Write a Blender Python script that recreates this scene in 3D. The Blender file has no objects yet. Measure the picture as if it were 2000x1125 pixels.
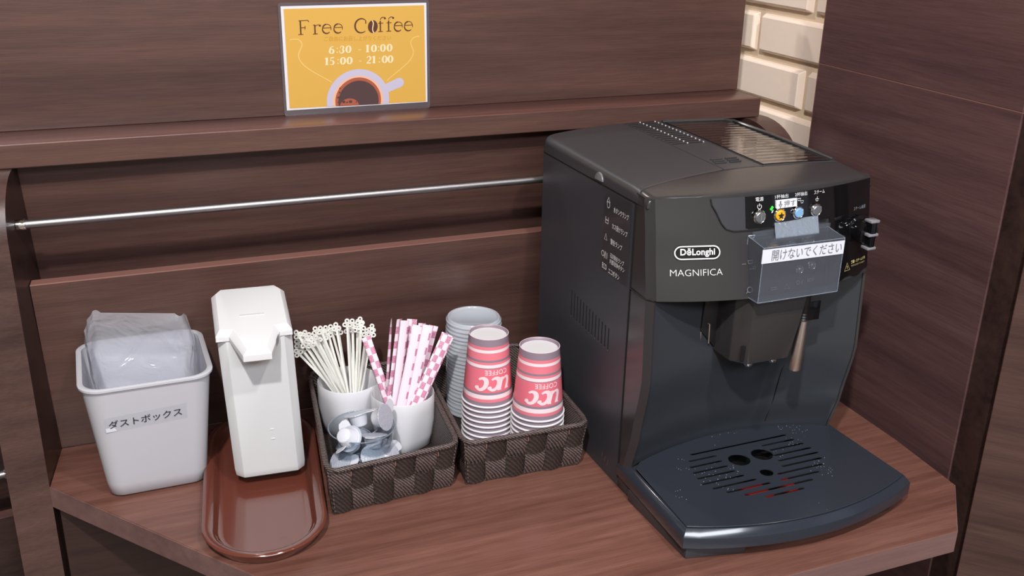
import bpy, bmesh, math, random
from mathutils import Vector, Matrix, noise
random.seed(7)
scene = bpy.context.scene
COL = scene.collection
PI = math.pi

# ------------------------------------------------------------------ camera
cam_data = bpy.data.cameras.new('camera')
cam_data.sensor_width = 36.0
cam_data.lens = 35.64
cam_data.clip_start = 0.02
cam = bpy.data.objects.new('camera', cam_data)
COL.objects.link(cam)
cam.matrix_world = Matrix(((0.92807825, 0.11843172, -0.35305056, 0.0),
                           (-0.37185416, 0.34535734, -0.861657, 0.0),
                           (0.01988109, 0.93096844, 0.36455796, 0.63),
                           (0, 0, 0, 1)))
scene.camera = cam

# ------------------------------------------------------------------ view, world, lamps
scene.view_settings.view_transform = 'Standard'
scene.view_settings.look = 'None'
scene.view_settings.gamma = 1.0
scene.view_settings.use_curve_mapping = False
scene.view_settings.exposure = 0.0
w = bpy.data.worlds.new('room_light')
scene.world = w
w.use_nodes = True
w.node_tree.nodes['Background'].inputs[0].default_value = (0.80, 0.84, 1.0, 1)
w.node_tree.nodes['Background'].inputs[1].default_value = 0.35
scene.cycles.use_denoising = True
scene.cycles.caustics_reflective = False
scene.cycles.caustics_refractive = False
scene.cycles.max_bounces = 10
scene.cycles.transparent_max_bounces = 24
scene.cycles.sample_clamp_indirect = 6.0

def spot(name, loc, target, power, color=(1, .95, .88), radius=.035, angle=100):
    l = bpy.data.lights.new(name, 'SPOT')
    l.energy = power; l.color = color; l.shadow_soft_size = radius
    l.spot_size = math.radians(angle); l.spot_blend = .6
    o = bpy.data.objects.new(name, l); COL.objects.link(o)
    o.location = loc
    o.rotation_euler = (Vector(target) - Vector(loc)).to_track_quat('-Z', 'Y').to_euler()
    return o
spot('ceiling_spot', (-.28, -.26, 1.65), (.4, 1.0, .1), 124, (1, .972, .95))
spot('ceiling_spot', (.50, -.12, 1.65), (.4, 1.0, .1), 44, (1, .972, .95))
spot('ceiling_spot', (1.35, -.55, 1.65), (.5, .9, .1), 6, (1, .972, .95))
spot('ceiling_spot', (.10, 1.95, 1.62), (.9, 1.3, .35), 26, (1, .965, .93), .04, 70)  # added unseen spot behind the rack, brightens the brick wall
def area(name, loc, target, power, sx, sy, color):
    l = bpy.data.lights.new(name, 'AREA')
    l.shape = 'RECTANGLE'; l.size = sx; l.size_y = sy; l.energy = power; l.color = color
    o = bpy.data.objects.new(name, l); COL.objects.link(o)
    o.location = loc
    o.rotation_euler = (Vector(target) - Vector(loc)).to_track_quat('-Z', 'Y').to_euler()
    return o
area('fill_area_light', (.1, -1.6, 1.70), (.1, -1.5, -.75), 84, 1.8, .7, (.88, .93, 1.0))  # added soft fill without a fixture, lifts the room and its reflections

# ------------------------------------------------------------------ materials
def s2l(c):
    return tuple((v / 12.92 if v <= .04045 else ((v + .055) / 1.055) ** 2.4) for v in (x / 255 for x in c)) + (1,)
MATS = {}
def nodes(name):
    m = bpy.data.materials.new(name); m.use_nodes = True
    nt = m.node_tree; b = nt.nodes['Principled BSDF']
    return m, nt, b
def plain(name, rgb, rough=.5, metal=0, coat=0, spec=.5, bump=0, bscale=200, mottled=0):
    m, nt, b = nodes(name)
    b.inputs['Base Color'].default_value = s2l(rgb)
    b.inputs['Roughness'].default_value = rough
    b.inputs['Metallic'].default_value = metal
    b.inputs['Specular IOR Level'].default_value = spec
    b.inputs['Coat Weight'].default_value = coat
    b.inputs['Coat Roughness'].default_value = .08
    tc = nt.nodes.new('ShaderNodeTexCoord')
    if bump or mottled:
        n = nt.nodes.new('ShaderNodeTexNoise'); n.inputs['Scale'].default_value = bscale; n.inputs['Detail'].default_value = 4
        nt.links.new(tc.outputs['Object'], n.inputs['Vector'])
        if bump:
            bp = nt.nodes.new('ShaderNodeBump'); bp.inputs['Strength'].default_value = bump; bp.inputs['Distance'].default_value = .001
            nt.links.new(n.outputs['Fac'], bp.inputs['Height']); nt.links.new(bp.outputs['Normal'], b.inputs['Normal'])
        if mottled:
            mr = nt.nodes.new('ShaderNodeMapRange'); mr.inputs['To Min'].default_value = rough - mottled; mr.inputs['To Max'].default_value = rough + mottled
            nt.links.new(n.outputs['Fac'], mr.inputs['Value']); nt.links.new(mr.outputs['Result'], b.inputs['Roughness'])
    return m
def wood(name, c1, c2, c3, axis='x', rough=.34, streak=1.0, fine=.25, rz=0):
    """laminate with long streaks along one axis and short pores"""
    m, nt, b = nodes(name)
    L = nt.links
    tc = nt.nodes.new('ShaderNodeTexCoord')
    def mp(along, across):
        mm = nt.nodes.new('ShaderNodeMapping')
        s = {'x': (along, across, across), 'y': (across, along, across), 'z': (across, across, along)}[axis]
        mm.inputs['Scale'].default_value = s
        mm.inputs['Rotation'].default_value = (0, 0, rz)
        L.new(tc.outputs['Object'], mm.inputs['Vector']); return mm
    a = mp(1.1, 17); n1 = nt.nodes.new('ShaderNodeTexNoise')
    n1.inputs['Scale'].default_value = 1.0; n1.inputs['Detail'].default_value = 6; n1.inputs['Roughness'].default_value = .62; n1.inputs['Distortion'].default_value = .35
    L.new(a.outputs[0], n1.inputs['Vector'])
    f = mp(26, 900); n2 = nt.nodes.new('ShaderNodeTexNoise'); n2.inputs['Scale'].default_value = 1.0; n2.inputs['Detail'].default_value = 3
    L.new(f.outputs[0], n2.inputs['Vector'])
    g = mp(6, 110); n3 = nt.nodes.new('ShaderNodeTexNoise'); n3.inputs['Scale'].default_value = 1.0; n3.inputs['Detail'].default_value = 5
    L.new(g.outputs[0], n3.inputs['Vector'])
    r = nt.nodes.new('ShaderNodeValToRGB'); e = r.color_ramp.elements
    e[0].position = .36; e[0].color = s2l(c1); e[1].position = .66; e[1].color = s2l(c3)
    k = e.new(.5); k.color = s2l(c2)
    mx = nt.nodes.new('ShaderNodeMath'); mx.operation = 'MULTIPLY_ADD'; mx.inputs[1].default_value = .35 * streak
    ad = nt.nodes.new('ShaderNodeMath'); ad.operation = 'MULTIPLY'; ad.inputs[1].default_value = 1 - .35 * streak
    L.new(n1.outputs['Fac'], ad.inputs[0]); L.new(n3.outputs['Fac'], mx.inputs[0]); L.new(ad.outputs[0], mx.inputs[2])
    L.new(mx.outputs[0], r.inputs[0])
    mc = nt.nodes.new('ShaderNodeMix'); mc.data_type = 'RGBA'; mc.blend_type = 'MULTIPLY'; mc.inputs[0].default_value = fine
    cr = nt.nodes.new('ShaderNodeValToRGB'); cr.color_ramp.elements[0].position = .35; cr.color_ramp.elements[0].color = (.25, .22, .2, 1); cr.color_ramp.elements[1].position = .62
    L.new(n2.outputs['Fac'], cr.inputs[0]); L.new(r.outputs[0], mc.inputs[6]); L.new(cr.outputs[0], mc.inputs[7])
    L.new(mc.outputs[2], b.inputs['Base Color'])
    b.inputs['Roughness'].default_value = rough
    bp = nt.nodes.new('ShaderNodeBump'); bp.inputs['Strength'].default_value = .12; bp.inputs['Distance'].default_value = .0006
    L.new(n2.outputs['Fac'], bp.inputs['Height']); L.new(bp.outputs['Normal'], b.inputs['Normal'])
    return m
M = {}
M['wood'] = wood('dark_laminate', (72, 50, 46), (86, 61, 55), (99, 72, 63), streak=.7)
M['wood_shelf'] = wood('ledge_laminate_lit', (84, 55, 51), (104, 70, 64), (120, 82, 74))  # lighter copy of the dark laminate, light on the ledge top painted in
M['wood_y'] = wood('partition_laminate', (74, 52, 53), (88, 63, 63), (100, 74, 72), axis='y', streak=.7)
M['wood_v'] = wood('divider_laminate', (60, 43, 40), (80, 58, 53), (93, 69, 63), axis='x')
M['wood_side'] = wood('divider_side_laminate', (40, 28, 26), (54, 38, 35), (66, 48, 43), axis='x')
M['counter'] = wood('counter_laminate', (98, 63, 53), (115, 76, 65), (130, 90, 78), fine=.3, rough=.3, streak=1.4)
M['edge'] = wood('counter_edge', (104, 78, 74), (118, 90, 86), (130, 100, 95), fine=.15, rough=.4)
M['lip'] = plain('edge_banding', (126, 88, 79), .4)
M['brick'] = plain('painted_brick', (246, 226, 210), .7, bump=.35, bscale=90)
M['mortar'] = plain('painted_mortar', (226, 204, 176), .85, bump=.5, bscale=300)
M['steel'] = plain('brushed_steel', (160, 155, 157), .42, metal=1)
M['chrome'] = plain('chrome', (235, 232, 230), .1, metal=1)
M['black'] = plain('satin_black_plastic', (56, 56, 60), .36, bump=.12, bscale=900, mottled=.04)
M['body'] = plain('side_black_plastic', (58, 59, 65), .4, bump=.12, bscale=1400, mottled=.03)
M['gloss'] = plain('gloss_black_plastic', (12, 12, 15), .06, coat=.6)
M['smoke'] = plain('semi_gloss_black', (54, 52, 53), .25, mottled=.02, bscale=30)
M['traytop'] = plain('tray_black_plastic', (62, 67, 78), .27, bump=.1, bscale=60, mottled=.07)
def scuffed(rgb, rough):
    m, nt, b = nodes('tray_black_plastic'); L = nt.links
    tc = nt.nodes.new('ShaderNodeTexCoord')
    v = nt.nodes.new('ShaderNodeTexVoronoi'); v.inputs['Scale'].default_value = 300; v.inputs['Randomness'].default_value = 1; L.new(tc.outputs['Object'], v.inputs['Vector'])
    n = nt.nodes.new('ShaderNodeTexNoise'); n.inputs['Scale'].default_value = 14; n.inputs['Detail'].default_value = 3; L.new(tc.outputs['Object'], n.inputs['Vector'])
    lt = nt.nodes.new('ShaderNodeMath'); lt.operation = 'LESS_THAN'; lt.inputs[1].default_value = .14; L.new(v.outputs['Distance'], lt.inputs[0])
    gt = nt.nodes.new('ShaderNodeMath'); gt.operation = 'GREATER_THAN'; gt.inputs[1].default_value = .63; L.new(n.outputs['Fac'], gt.inputs[0])
    mu = nt.nodes.new('ShaderNodeMath'); mu.operation = 'MULTIPLY'; L.new(lt.outputs[0], mu.inputs[0]); L.new(gt.outputs[0], mu.inputs[1])
    mx = nt.nodes.new('ShaderNodeMix'); mx.data_type = 'RGBA'; L.new(mu.outputs[0], mx.inputs[0]); mx.inputs[6].default_value = s2l(rgb); mx.inputs[7].default_value = s2l((170, 175, 182))
    L.new(mx.outputs[2], b.inputs['Base Color'])
    mr = nt.nodes.new('ShaderNodeMapRange'); mr.inputs['To Min'].default_value = rough - .05; mr.inputs['To Max'].default_value = rough + .08; L.new(n.outputs['Fac'], mr.inputs['Value']); L.new(mr.outputs[0], b.inputs['Roughness'])
    return m
M['traytop'] = scuffed((45, 49, 57), .18)
M['hole'] = plain('slot_black', (5, 5, 6), .6)
M['red'] = plain('red_float', (190, 40, 36), .4)
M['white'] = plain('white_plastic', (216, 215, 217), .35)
M['white2'] = plain('white_plastic_body', (208, 209, 210), .42)
M['ceramic'] = plain('white_ceramic', (222, 221, 225), .12, coat=.5)
M['cream'] = plain('creamer_plastic', (212, 213, 222), .3)
M['foil'] = plain('creamer_foil', (200, 205, 218), .3, metal=.3, bump=.8, bscale=600)
M['stir'] = plain('stirrer_plastic', (232, 231, 224), .35)
M['browntray'] = plain('brown_lacquer', (102, 54, 43), .14, coat=.8)
M['dark'] = plain('black_rubber', (20, 20, 22), .5)
M['paper'] = plain('white_paper', (214, 210, 216), .5)
M['labelp'] = plain('label_tape', (222, 224, 234), .25)
M['ink'] = plain('black_ink', (35, 33, 38), .5)
M['greyink'] = plain('grey_ink', (120, 118, 120), .5)
M['wink'] = plain('white_print', (225, 225, 225), .4)
M['dimink'] = plain('dim_print', (120, 122, 128), .4)
M['goldink'] = plain('gold_print', (196, 182, 120), .4)
M['yellow'] = plain('yellow_print', (206, 160, 72), .45)
M['brownink'] = plain('brown_print', (84, 44, 22), .5)
M['tanink'] = plain('tan_print', (190, 138, 40), .5)
M['creamink'] = plain('cream_print', (226, 208, 166), .5)
M['lineink'] = plain('steam_line_print', (218, 180, 100), .5)
M['lav'] = plain('lavender_print', (186, 178, 198), .5)
M['peach'] = plain('peach_print', (226, 172, 138), .5)
M['crema'] = plain('crema_print', (160, 82, 58), .5)
M['coffee'] = plain('coffee_print', (74, 52, 52), .5)
M['cupw'] = plain('cup_print', (240, 214, 218), .4)
M['rim'] = plain('cup_rim_paper', (230, 226, 228), .45)
M['plaster'] = plain('wall_paint', (205, 198, 188), .8, bump=.1, bscale=60)
M['floor'] = plain('floor_tile', (120, 100, 84), .5)
M['amber'] = plain('amber_sticker', (238, 176, 40), .35)
M['bluebtn'] = plain('pale_blue_button', (130, 176, 214), .25, coat=.5)
M['greybtn'] = plain('silver_button', (150, 152, 158), .3, metal=.7)
def emit(name, rgb, st):
    m, nt, b = nodes(name); b.inputs['Base Color'].default_value = s2l(rgb)
    b.inputs['Emission Color'].default_value = s2l(rgb); b.inputs['Emission Strength'].default_value = st
    return m
M['led'] = emit('green_indicator', (40, 220, 50), 1.0)
M['lampglow'] = emit('lamp_glow', (255, 244, 228), 6)
def thin(name, tint, body, diff=.06, gloss_rough=.06, translucent=False, bump=0, bscale=40, fres=1.45):
    """thin clear or milky sheet: see-through + surface sheen + a little body colour"""
    m = bpy.data.materials.new(name); m.use_nodes = True; nt = m.node_tree; nt.nodes.clear(); L = nt.links
    out = nt.nodes.new('ShaderNodeOutputMaterial')
    tr = nt.nodes.new('ShaderNodeBsdfTransparent'); tr.inputs[0].default_value = s2l(tint)
    gl = nt.nodes.new('ShaderNodeBsdfGlossy'); gl.inputs['Roughness'].default_value = gloss_rough
    df = nt.nodes.new('ShaderNodeBsdfDiffuse'); df.inputs[0].default_value = s2l(body)
    tl = nt.nodes.new('ShaderNodeBsdfTranslucent'); tl.inputs[0].default_value = s2l(body)
    lw = nt.nodes.new('ShaderNodeLayerWeight'); lw.inputs[0].default_value = .5
    pw = nt.nodes.new('ShaderNodeMath'); pw.operation = 'POWER'; pw.inputs[1].default_value = 4.0; L.new(lw.outputs['Facing'], pw.inputs[0])
    fr = nt.nodes.new('ShaderNodeMath'); fr.operation = 'MULTIPLY_ADD'; fr.inputs[1].default_value = .8; fr.inputs[2].default_value = (fres - 1) * .13; L.new(pw.outputs[0], fr.inputs[0])
    ms = nt.nodes.new('ShaderNodeMixShader'); ms.inputs[0].default_value = .5 if translucent is True else float(translucent)
    L.new(df.outputs[0], ms.inputs[1]); L.new(tl.outputs[0], ms.inputs[2])
    m1 = nt.nodes.new('ShaderNodeMixShader'); m1.inputs[0].default_value = diff
    L.new(tr.outputs[0], m1.inputs[1]); L.new(ms.outputs[0], m1.inputs[2])
    m2 = nt.nodes.new('ShaderNodeMixShader'); L.new(fr.outputs[0], m2.inputs[0]); L.new(m1.outputs[0], m2.inputs[1]); L.new(gl.outputs[0], m2.inputs[2])
    L.new(m2.outputs[0], out.inputs[0])
    if bump:
        tc = nt.nodes.new('ShaderNodeTexCoord'); n = nt.nodes.new('ShaderNodeTexNoise'); n.inputs['Scale'].default_value = bscale; n.inputs['Detail'].default_value = 3; n.inputs['Distortion'].default_value = 1.2
        L.new(tc.outputs['Object'], n.inputs[0]); bp = nt.nodes.new('ShaderNodeBump'); bp.inputs['Strength'].default_value = bump; bp.inputs['Distance'].default_value = .004
        L.new(n.outputs[0], bp.inputs['Height'])
        for q in (gl, df, tl): L.new(bp.outputs[0], q.inputs['Normal'])
    return m
M['acrylic'] = thin('clear_acrylic', (236, 238, 242), (180, 186, 200), .08, .03, fres=1.4)
M['film'] = thin('clear_film', (225, 227, 232), (150, 152, 158), .07, .12)
M['tape'] = thin('clear_tape', (215, 222, 232), (195, 205, 218), .30, .1, bump=.5, bscale=120)
M['glass'] = thin('clear_glass', (240, 244, 247), (170, 180, 190), .025, .02, fres=1.25)
M['bag'] = thin('bag_plastic', (235, 235, 242), (240, 241, 248), .46, .12, .35, bump=1.0, bscale=26, fres=1.6)
M['frost'] = thin('frosted_plastic', (232, 233, 238), (222, 222, 228), 1.0, .25, .3, fres=1.3)
M['lidp'] = thin('lid_plastic', (228, 236, 248), (240, 244, 250), .72, .12, .35, fres=1.3)
M['lam'] = thin('laminate_film', (225, 222, 225), (150, 140, 145), .22, .1)
M['cleartape'] = thin('label_film', (250, 250, 252), (240, 241, 244), .15, .25, fres=1.15)
M['clearknob'] = plain('clear_grey_knob', (132, 132, 138), .08, coat=1)
M['greyplastic'] = plain('grey_plastic', (110, 110, 114), .3)
M['wand'] = plain('wand_steel', (236, 224, 218), .3, metal=1)
M['bay'] = plain('bay_blue_black', (53, 56, 61), .20)
M['trayrim'] = plain('tray_rim_black', (42, 47, 56), .18, coat=.4)
M['smoked'] = thin('smoked_film', (60, 62, 70), (30, 32, 40), .3, .1)

def weave_mat():
    m, nt, b = nodes('woven_braid'); L = nt.links
    tc = nt.nodes.new('ShaderNodeTexCoord'); wv = nt.nodes.new('ShaderNodeTexWave'); wv.wave_type = 'BANDS'; wv.bands_direction = 'DIAGONAL'
    wv.inputs['Scale'].default_value = 160; wv.inputs['Distortion'].default_value = 2.5; wv.inputs['Detail'].default_value = 2; wv.inputs['Detail Scale'].default_value = 3
    L.new(tc.outputs['Object'], wv.inputs[0])
    r = nt.nodes.new('ShaderNodeValToRGB'); r.color_ramp.elements[0].color = s2l((52, 43, 41)); r.color_ramp.elements[1].color = s2l((116, 100, 96)); r.color_ramp.elements[0].position = .3
    L.new(wv.outputs['Fac'], r.inputs[0]); L.new(r.outputs[0], b.inputs['Base Color'])
    bp = nt.nodes.new('ShaderNodeBump'); bp.inputs['Strength'].default_value = .6; bp.inputs['Distance'].default_value = .0008
    L.new(wv.outputs['Fac'], bp.inputs['Height']); L.new(bp.outputs[0], b.inputs['Normal']); b.inputs['Roughness'].default_value = .5
    return m
M['weave'] = weave_mat()
def weave2():
    m = M['weave'].copy(); m.name = 'woven_braid_dark'
    for n in m.node_tree.nodes:
        if n.type == 'VALTORGB': n.color_ramp.elements[0].color = s2l((42, 34, 31)); n.color_ramp.elements[1].color = s2l((66, 55, 51))
        if n.type == 'TEX_WAVE': n.inputs['Scale'].default_value = 120
    return m
M['weave2'] = weave2()
def cup_mat():
    m, nt, b = nodes('striped_cup_paper'); L = nt.links
    tc = nt.nodes.new('ShaderNodeTexCoord'); sx = nt.nodes.new('ShaderNodeSeparateXYZ'); L.new(tc.outputs['Object'], sx.inputs[0])
    dv = nt.nodes.new('ShaderNodeMath'); dv.operation = 'MULTIPLY'; dv.inputs[1].default_value = 1 / .085; L.new(sx.outputs['Z'], dv.inputs[0])
    r = nt.nodes.new('ShaderNodeValToRGB'); r.color_ramp.interpolation = 'CONSTANT'; L.new(dv.outputs[0], r.inputs[0])
    pk, gr, wh, rd = (228, 124, 138), (142, 126, 138), (244, 220, 224), (228, 114, 130)
    bands = [(0, gr), (.085, pk), (.13, wh), (.195, gr), (.23, rd), (.58, gr), (.593, wh), (.637, pk), (.672, gr), (.704, pk), (.81, wh), (.852, pk), (.9, gr)]
    e = r.color_ramp.elements; e[0].position = 0; e[0].color = s2l(bands[0][1]); e[1].position = bands[1][0]; e[1].color = s2l(bands[1][1])
    for p, c in bands[2:]:
        q = e.new(p); q.color = s2l(c)
    L.new(r.outputs[0], b.inputs['Base Color']); b.inputs['Roughness'].default_value = .38
    return m
M['cup'] = cup_mat()
def sugar_mat(name, thr):
    """pale paper with staggered printed blocks; thr: prints only right of this x"""
    m, nt, b = nodes(name); L = nt.links
    tc = nt.nodes.new('ShaderNodeTexCoord'); mp = nt.nodes.new('ShaderNodeMapping'); mp.inputs['Scale'].default_value = (1 / .0056, 0, 1 / .0088); mp.inputs['Location'].default_value = (0, .5, 0)
    L.new(tc.outputs['Object'], mp.inputs[0])
    ck = nt.nodes.new('ShaderNodeTexChecker'); ck.inputs['Scale'].default_value = 1.0; L.new(mp.outputs[0], ck.inputs[0])
    sx = nt.nodes.new('ShaderNodeSeparateXYZ'); L.new(tc.outputs['Object'], sx.inputs[0])
    gt = nt.nodes.new('ShaderNodeMath'); gt.operation = 'GREATER_THAN'; gt.inputs[1].default_value = thr; L.new(sx.outputs['X'], gt.inputs[0])
    fm = nt.nodes.new('ShaderNodeMath'); fm.operation = 'MULTIPLY'; L.new(gt.outputs[0], fm.inputs[0]); L.new(ck.outputs['Fac'], fm.inputs[1])
    c0 = nt.nodes.new('ShaderNodeMix'); c0.data_type = 'RGBA'; c0.inputs[6].default_value = s2l((236, 216, 227)); c0.inputs[7].default_value = s2l((190, 120, 150)); L.new(fm.outputs[0], c0.inputs[0])
    m2 = nt.nodes.new('ShaderNodeMapping'); m2.inputs['Scale'].default_value = (700, 700, 1500); L.new(tc.outputs['Object'], m2.inputs[0])
    n = nt.nodes.new('ShaderNodeTexNoise'); n.inputs['Scale'].default_value = 1; n.inputs['Detail'].default_value = 1; L.new(m2.outputs[0], n.inputs['Vector'])
    cr = nt.nodes.new('ShaderNodeValToRGB'); cr.color_ramp.elements[0].position = .52; cr.color_ramp.elements[1].position = .56; L.new(n.outputs[0], cr.inputs[0])
    mx = nt.nodes.new('ShaderNodeMix'); mx.data_type = 'RGBA'; ml = nt.nodes.new('ShaderNodeMath'); ml.operation = 'MULTIPLY'; ml.inputs[1].default_value = .35
    L.new(cr.outputs[0], ml.inputs[0]); L.new(ml.outputs[0], mx.inputs[0]); L.new(c0.outputs[2], mx.inputs[6]); mx.inputs[7].default_value = s2l((240, 212, 226))
    L.new(mx.outputs[2], b.inputs['Base Color']); b.inputs['Roughness'].default_value = .4
    return m
M['sugar'] = sugar_mat('printed_sugar_paper', -1)
M['sugar2'] = sugar_mat('seam_side_sugar_paper', .0030)
def wavy_mat():
    m = M['gloss'].copy(); m.name = 'rippled_gloss_lid'; nt = m.node_tree; b = nt.nodes['Principled BSDF']
    b.inputs['Roughness'].default_value = .03
    b.inputs['Specular IOR Level'].default_value = 1.0
    tc = nt.nodes.new('ShaderNodeTexCoord'); wv = nt.nodes.new('ShaderNodeTexWave'); wv.bands_direction = 'Y'; wv.inputs['Scale'].default_value = 26; wv.inputs['Distortion'].default_value = 1.5; wv.inputs['Detail'].default_value = 1
    wv.inputs['Detail Scale'].default_value = 2
    nt.links.new(tc.outputs['Object'], wv.inputs[0]); bp = nt.nodes.new('ShaderNodeBump'); bp.inputs['Strength'].default_value = .22; bp.inputs['Distance'].default_value = .002
    nt.links.new(wv.outputs['Fac'], bp.inputs['Height']); nt.links.new(bp.outputs[0], b.inputs['Normal'])
    return m
M['wavy'] = wavy_mat()

# ------------------------------------------------------------------ mesh helpers
class MB:
    def __init__(s): s.v = []; s.f = []
    def add(s, vs, fs):
        o = len(s.v); s.v += [tuple(p) for p in vs]; s.f += [tuple(i + o for i in f) for f in fs]; return s
    def box(s, a, b):
        x0, y0, z0 = a; x1, y1, z1 = b
        return s.add([(x0, y0, z0), (x1, y0, z0), (x1, y1, z0), (x0, y1, z0), (x0, y0, z1), (x1, y0, z1), (x1, y1, z1), (x0, y1, z1)],
                     [(3, 2, 1, 0), (4, 5, 6, 7), (0, 1, 5, 4), (1, 2, 6, 5), (2, 3, 7, 6), (3, 0, 4, 7)])
    def hexa(s, p):  # 8 corners: bottom 4 ccw, top 4 ccw
        return s.add(p, [(3, 2, 1, 0), (4, 5, 6, 7), (0, 1, 5, 4), (1, 2, 6, 5), (2, 3, 7, 6), (3, 0, 4, 7)])
    def prism(s, poly, z0, z1):
        n = len(poly)
        return s.add([(x, y, z0) for x, y in poly] + [(x, y, z1) for x, y in poly],
                     [tuple(range(n - 1, -1, -1)), tuple(range(n, 2 * n))] + [(i, (i + 1) % n, n + (i + 1) % n, n + i) for i in range(n)])
    def prism3(s, poly, d):  # polygon of 3D points, pushed along d
        n = len(poly); d = Vector(d)
        return s.add([Vector(p) for p in poly] + [Vector(p) + d for p in poly],
                     [tuple(range(n - 1, -1, -1)), tuple(range(n, 2 * n))] + [(i, (i + 1) % n, n + (i + 1) % n, n + i) for i in range(n)])
    def loft(s, rings, c0=True, c1=True, closed=True):
        n = len(rings[0]); o = len(s.v)
        for r in rings: s.v += [tuple(p) for p in r]
        for k in range(len(rings) - 1):
            for i in range(n if closed else n - 1):
                j = (i + 1) % n
                s.f.append((o + k * n + i, o + k * n + j, o + (k + 1) * n + j, o + (k + 1) * n + i))
        if c0: s.f.append(tuple(o + i for i in range(n - 1, -1, -1)))
        if c1: s.f.append(tuple(o + (len(rings) - 1) * n + i for i in range(n)))
        return s
    def grid(s, fn, nu, nv):
        return s.loft([[fn(i / nu, j / nv) for i in range(nu + 1)] for j in range(nv + 1)], False, False, False)
    def lathe(s, prof, n=32, c=(0, 0), c0=False, c1=False):
        return s.loft([[(c[0] + r * math.cos(2 * PI * i / n), c[1] + r * math.sin(2 * PI * i / n), z) for i in range(n)] for r, z in prof], c0, c1)
    def tube(s, path, r, n=10, cap=True, closed=False):
        P = [Vector(p) for p in path]; rings = []; m = len(P)
        rr = r if isinstance(r, (list, tuple)) else [r] * m
        up = None
        for i, p in enumerate(P):
            if closed: t = P[(i + 1) % m] - P[i - 1]
            else: t = (P[min(i + 1, m - 1)] - P[max(i - 1, 0)])
            t.normalize()
            if up is None: up = t.orthogonal().normalized()
            up = (up - t * up.dot(t)).normalized(); sd = t.cross(up)
            rings.append([p + (up * math.cos(2 * PI * k / n) + sd * math.sin(2 * PI * k / n)) * rr[i] for k in range(n)])
        if closed:
            rings.append(rings[0]); return s.loft(rings, False, False)
        return s.loft(rings, cap, cap)
    def build(s, name, mat, parent=None, smooth=35, bevel=0, segs=2, kind=None, mx=None, fix=True):
        me = bpy.data.meshes.new(name)
        vs = s.v if mx is None else [tuple(mx @ Vector(v)) for v in s.v]
        me.from_pydata(vs, [], s.f)
        bm = bmesh.new(); bm.from_mesh(me)
        if fix:
            bmesh.ops.remove_doubles(bm, verts=bm.verts, dist=1e-6)
            bmesh.ops.recalc_face_normals(bm, faces=bm.faces)
        if bevel:
            es = [e for e in bm.edges if len(e.link_faces) == 2 and e.calc_face_angle(0) > math.radians(28)]
            bmesh.ops.bevel(bm, geom=es, offset=bevel, segments=segs, affect='EDGES', profile=.5, clamp_overlap=True)
        bm.to_mesh(me); bm.free()
        if smooth:
            me.polygons.foreach_set('use_smooth', [True] * len(me.polygons)); me.set_sharp_from_angle(angle=math.radians(smooth))
        mats = mat if isinstance(mat, list) else [mat]
        for q in mats: me.materials.append(M[q] if isinstance(q, str) else q)
        o = bpy.data.objects.new(name, me); COL.objects.link(o)
        if parent: o.parent = parent
        if kind: o['kind'] = kind
        return o
def thing(name, label, cat, loc=(0, 0, 0), rz=0, group=None):
    o = bpy.data.objects.new(name, None); COL.objects.link(o); o.empty_display_size = .02
    o.location = loc; o.rotation_euler = (0, 0, rz); o['label'] = label; o['category'] = cat
    if group: o['group'] = group
    return o
def tag(o, label, cat, group=None):
    o['label'] = label; o['category'] = cat
    if group: o['group'] = group
    return o
def copy_tree(o, parent=None):
    c = o.copy(); COL.objects.link(c); c.parent = parent
    for ch in [x for x in KIDS.get(o.name, [])]: copy_tree(ch, c)
    return c
KIDS = {}
def kids(o):
    KIDS[o.name] = list(o.children)
    for c in o.children: kids(c)
def cut(o, cutter):
    md = o.modifiers.new('cut', 'BOOLEAN'); md.operation = 'DIFFERENCE'; md.object = cutter; md.solver = 'EXACT'
    bpy.context.view_layer.update()
    dg = bpy.context.evaluated_depsgraph_get()
    me = bpy.data.meshes.new_from_object(o.evaluated_get(dg)); o.modifiers.clear()
    me.polygons.foreach_set('use_smooth', [False] * len(me.polygons))
    old = o.data; o.data = me; bpy.data.meshes.remove(old)
    cm = cutter.data; bpy.data.objects.remove(cutter); bpy.data.meshes.remove(cm)
def rrect(cx, cy, hx, hy, r, n=6):
    P = []
    for k, (sx, sy) in enumerate(((1, 1), (-1, 1), (-1, -1), (1, -1))):
        for i in range(n + 1):
            a = PI / 2 * k + PI / 2 * i / n
            P.append((cx + sx * (hx - r) + r * math.cos(a), cy + sy * (hy - r) + r * math.sin(a)))
    return P
def text_mesh(body, bold=0, spacing=1.0, res=3):
    c = bpy.data.curves.new('t', 'FONT'); c.body = body; c.size = 1; c.offset = bold; c.space_character = spacing; c.resolution_u = res
    c.fill_mode = 'FRONT'
    o = bpy.data.objects.new('t', c); COL.objects.link(o)
    bpy.context.view_layer.update()
    dg = bpy.context.evaluated_depsgraph_get(); me = bpy.data.meshes.new_from_object(o.evaluated_get(dg))
    vs = [v.co.copy() for v in me.vertices]; fs = [tuple(p.vertices) for p in me.polygons]
    bpy.data.objects.remove(o); bpy.data.curves.remove(c); bpy.data.meshes.remove(me)
    x0 = min(v.x for v in vs); x1 = max(v.x for v in vs); y0 = min(v.y for v in vs); y1 = max(v.y for v in vs)
    return [((v.x - x0) / (x1 - x0), (v.y - y0) / (y1 - y0)) for v in vs], fs, (x1 - x0) / (y1 - y0)
def letters(body, mat, parent, place, width, height=None, bold=0, spacing=1.0, name='lettering'):
    """flat print: place(s, t) gives the point for offsets s, t in metres"""
    vs, fs, asp = text_mesh(body, bold, spacing)
    if height is None: height = width / asp
    mb = MB().add([place(a * width, b * height) for a, b in vs], fs)
    return mb.build(name, mat, parent, smooth=0, fix=False)
def out_y(p, k): return (p[0], p[1] - k, p[2])
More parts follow.
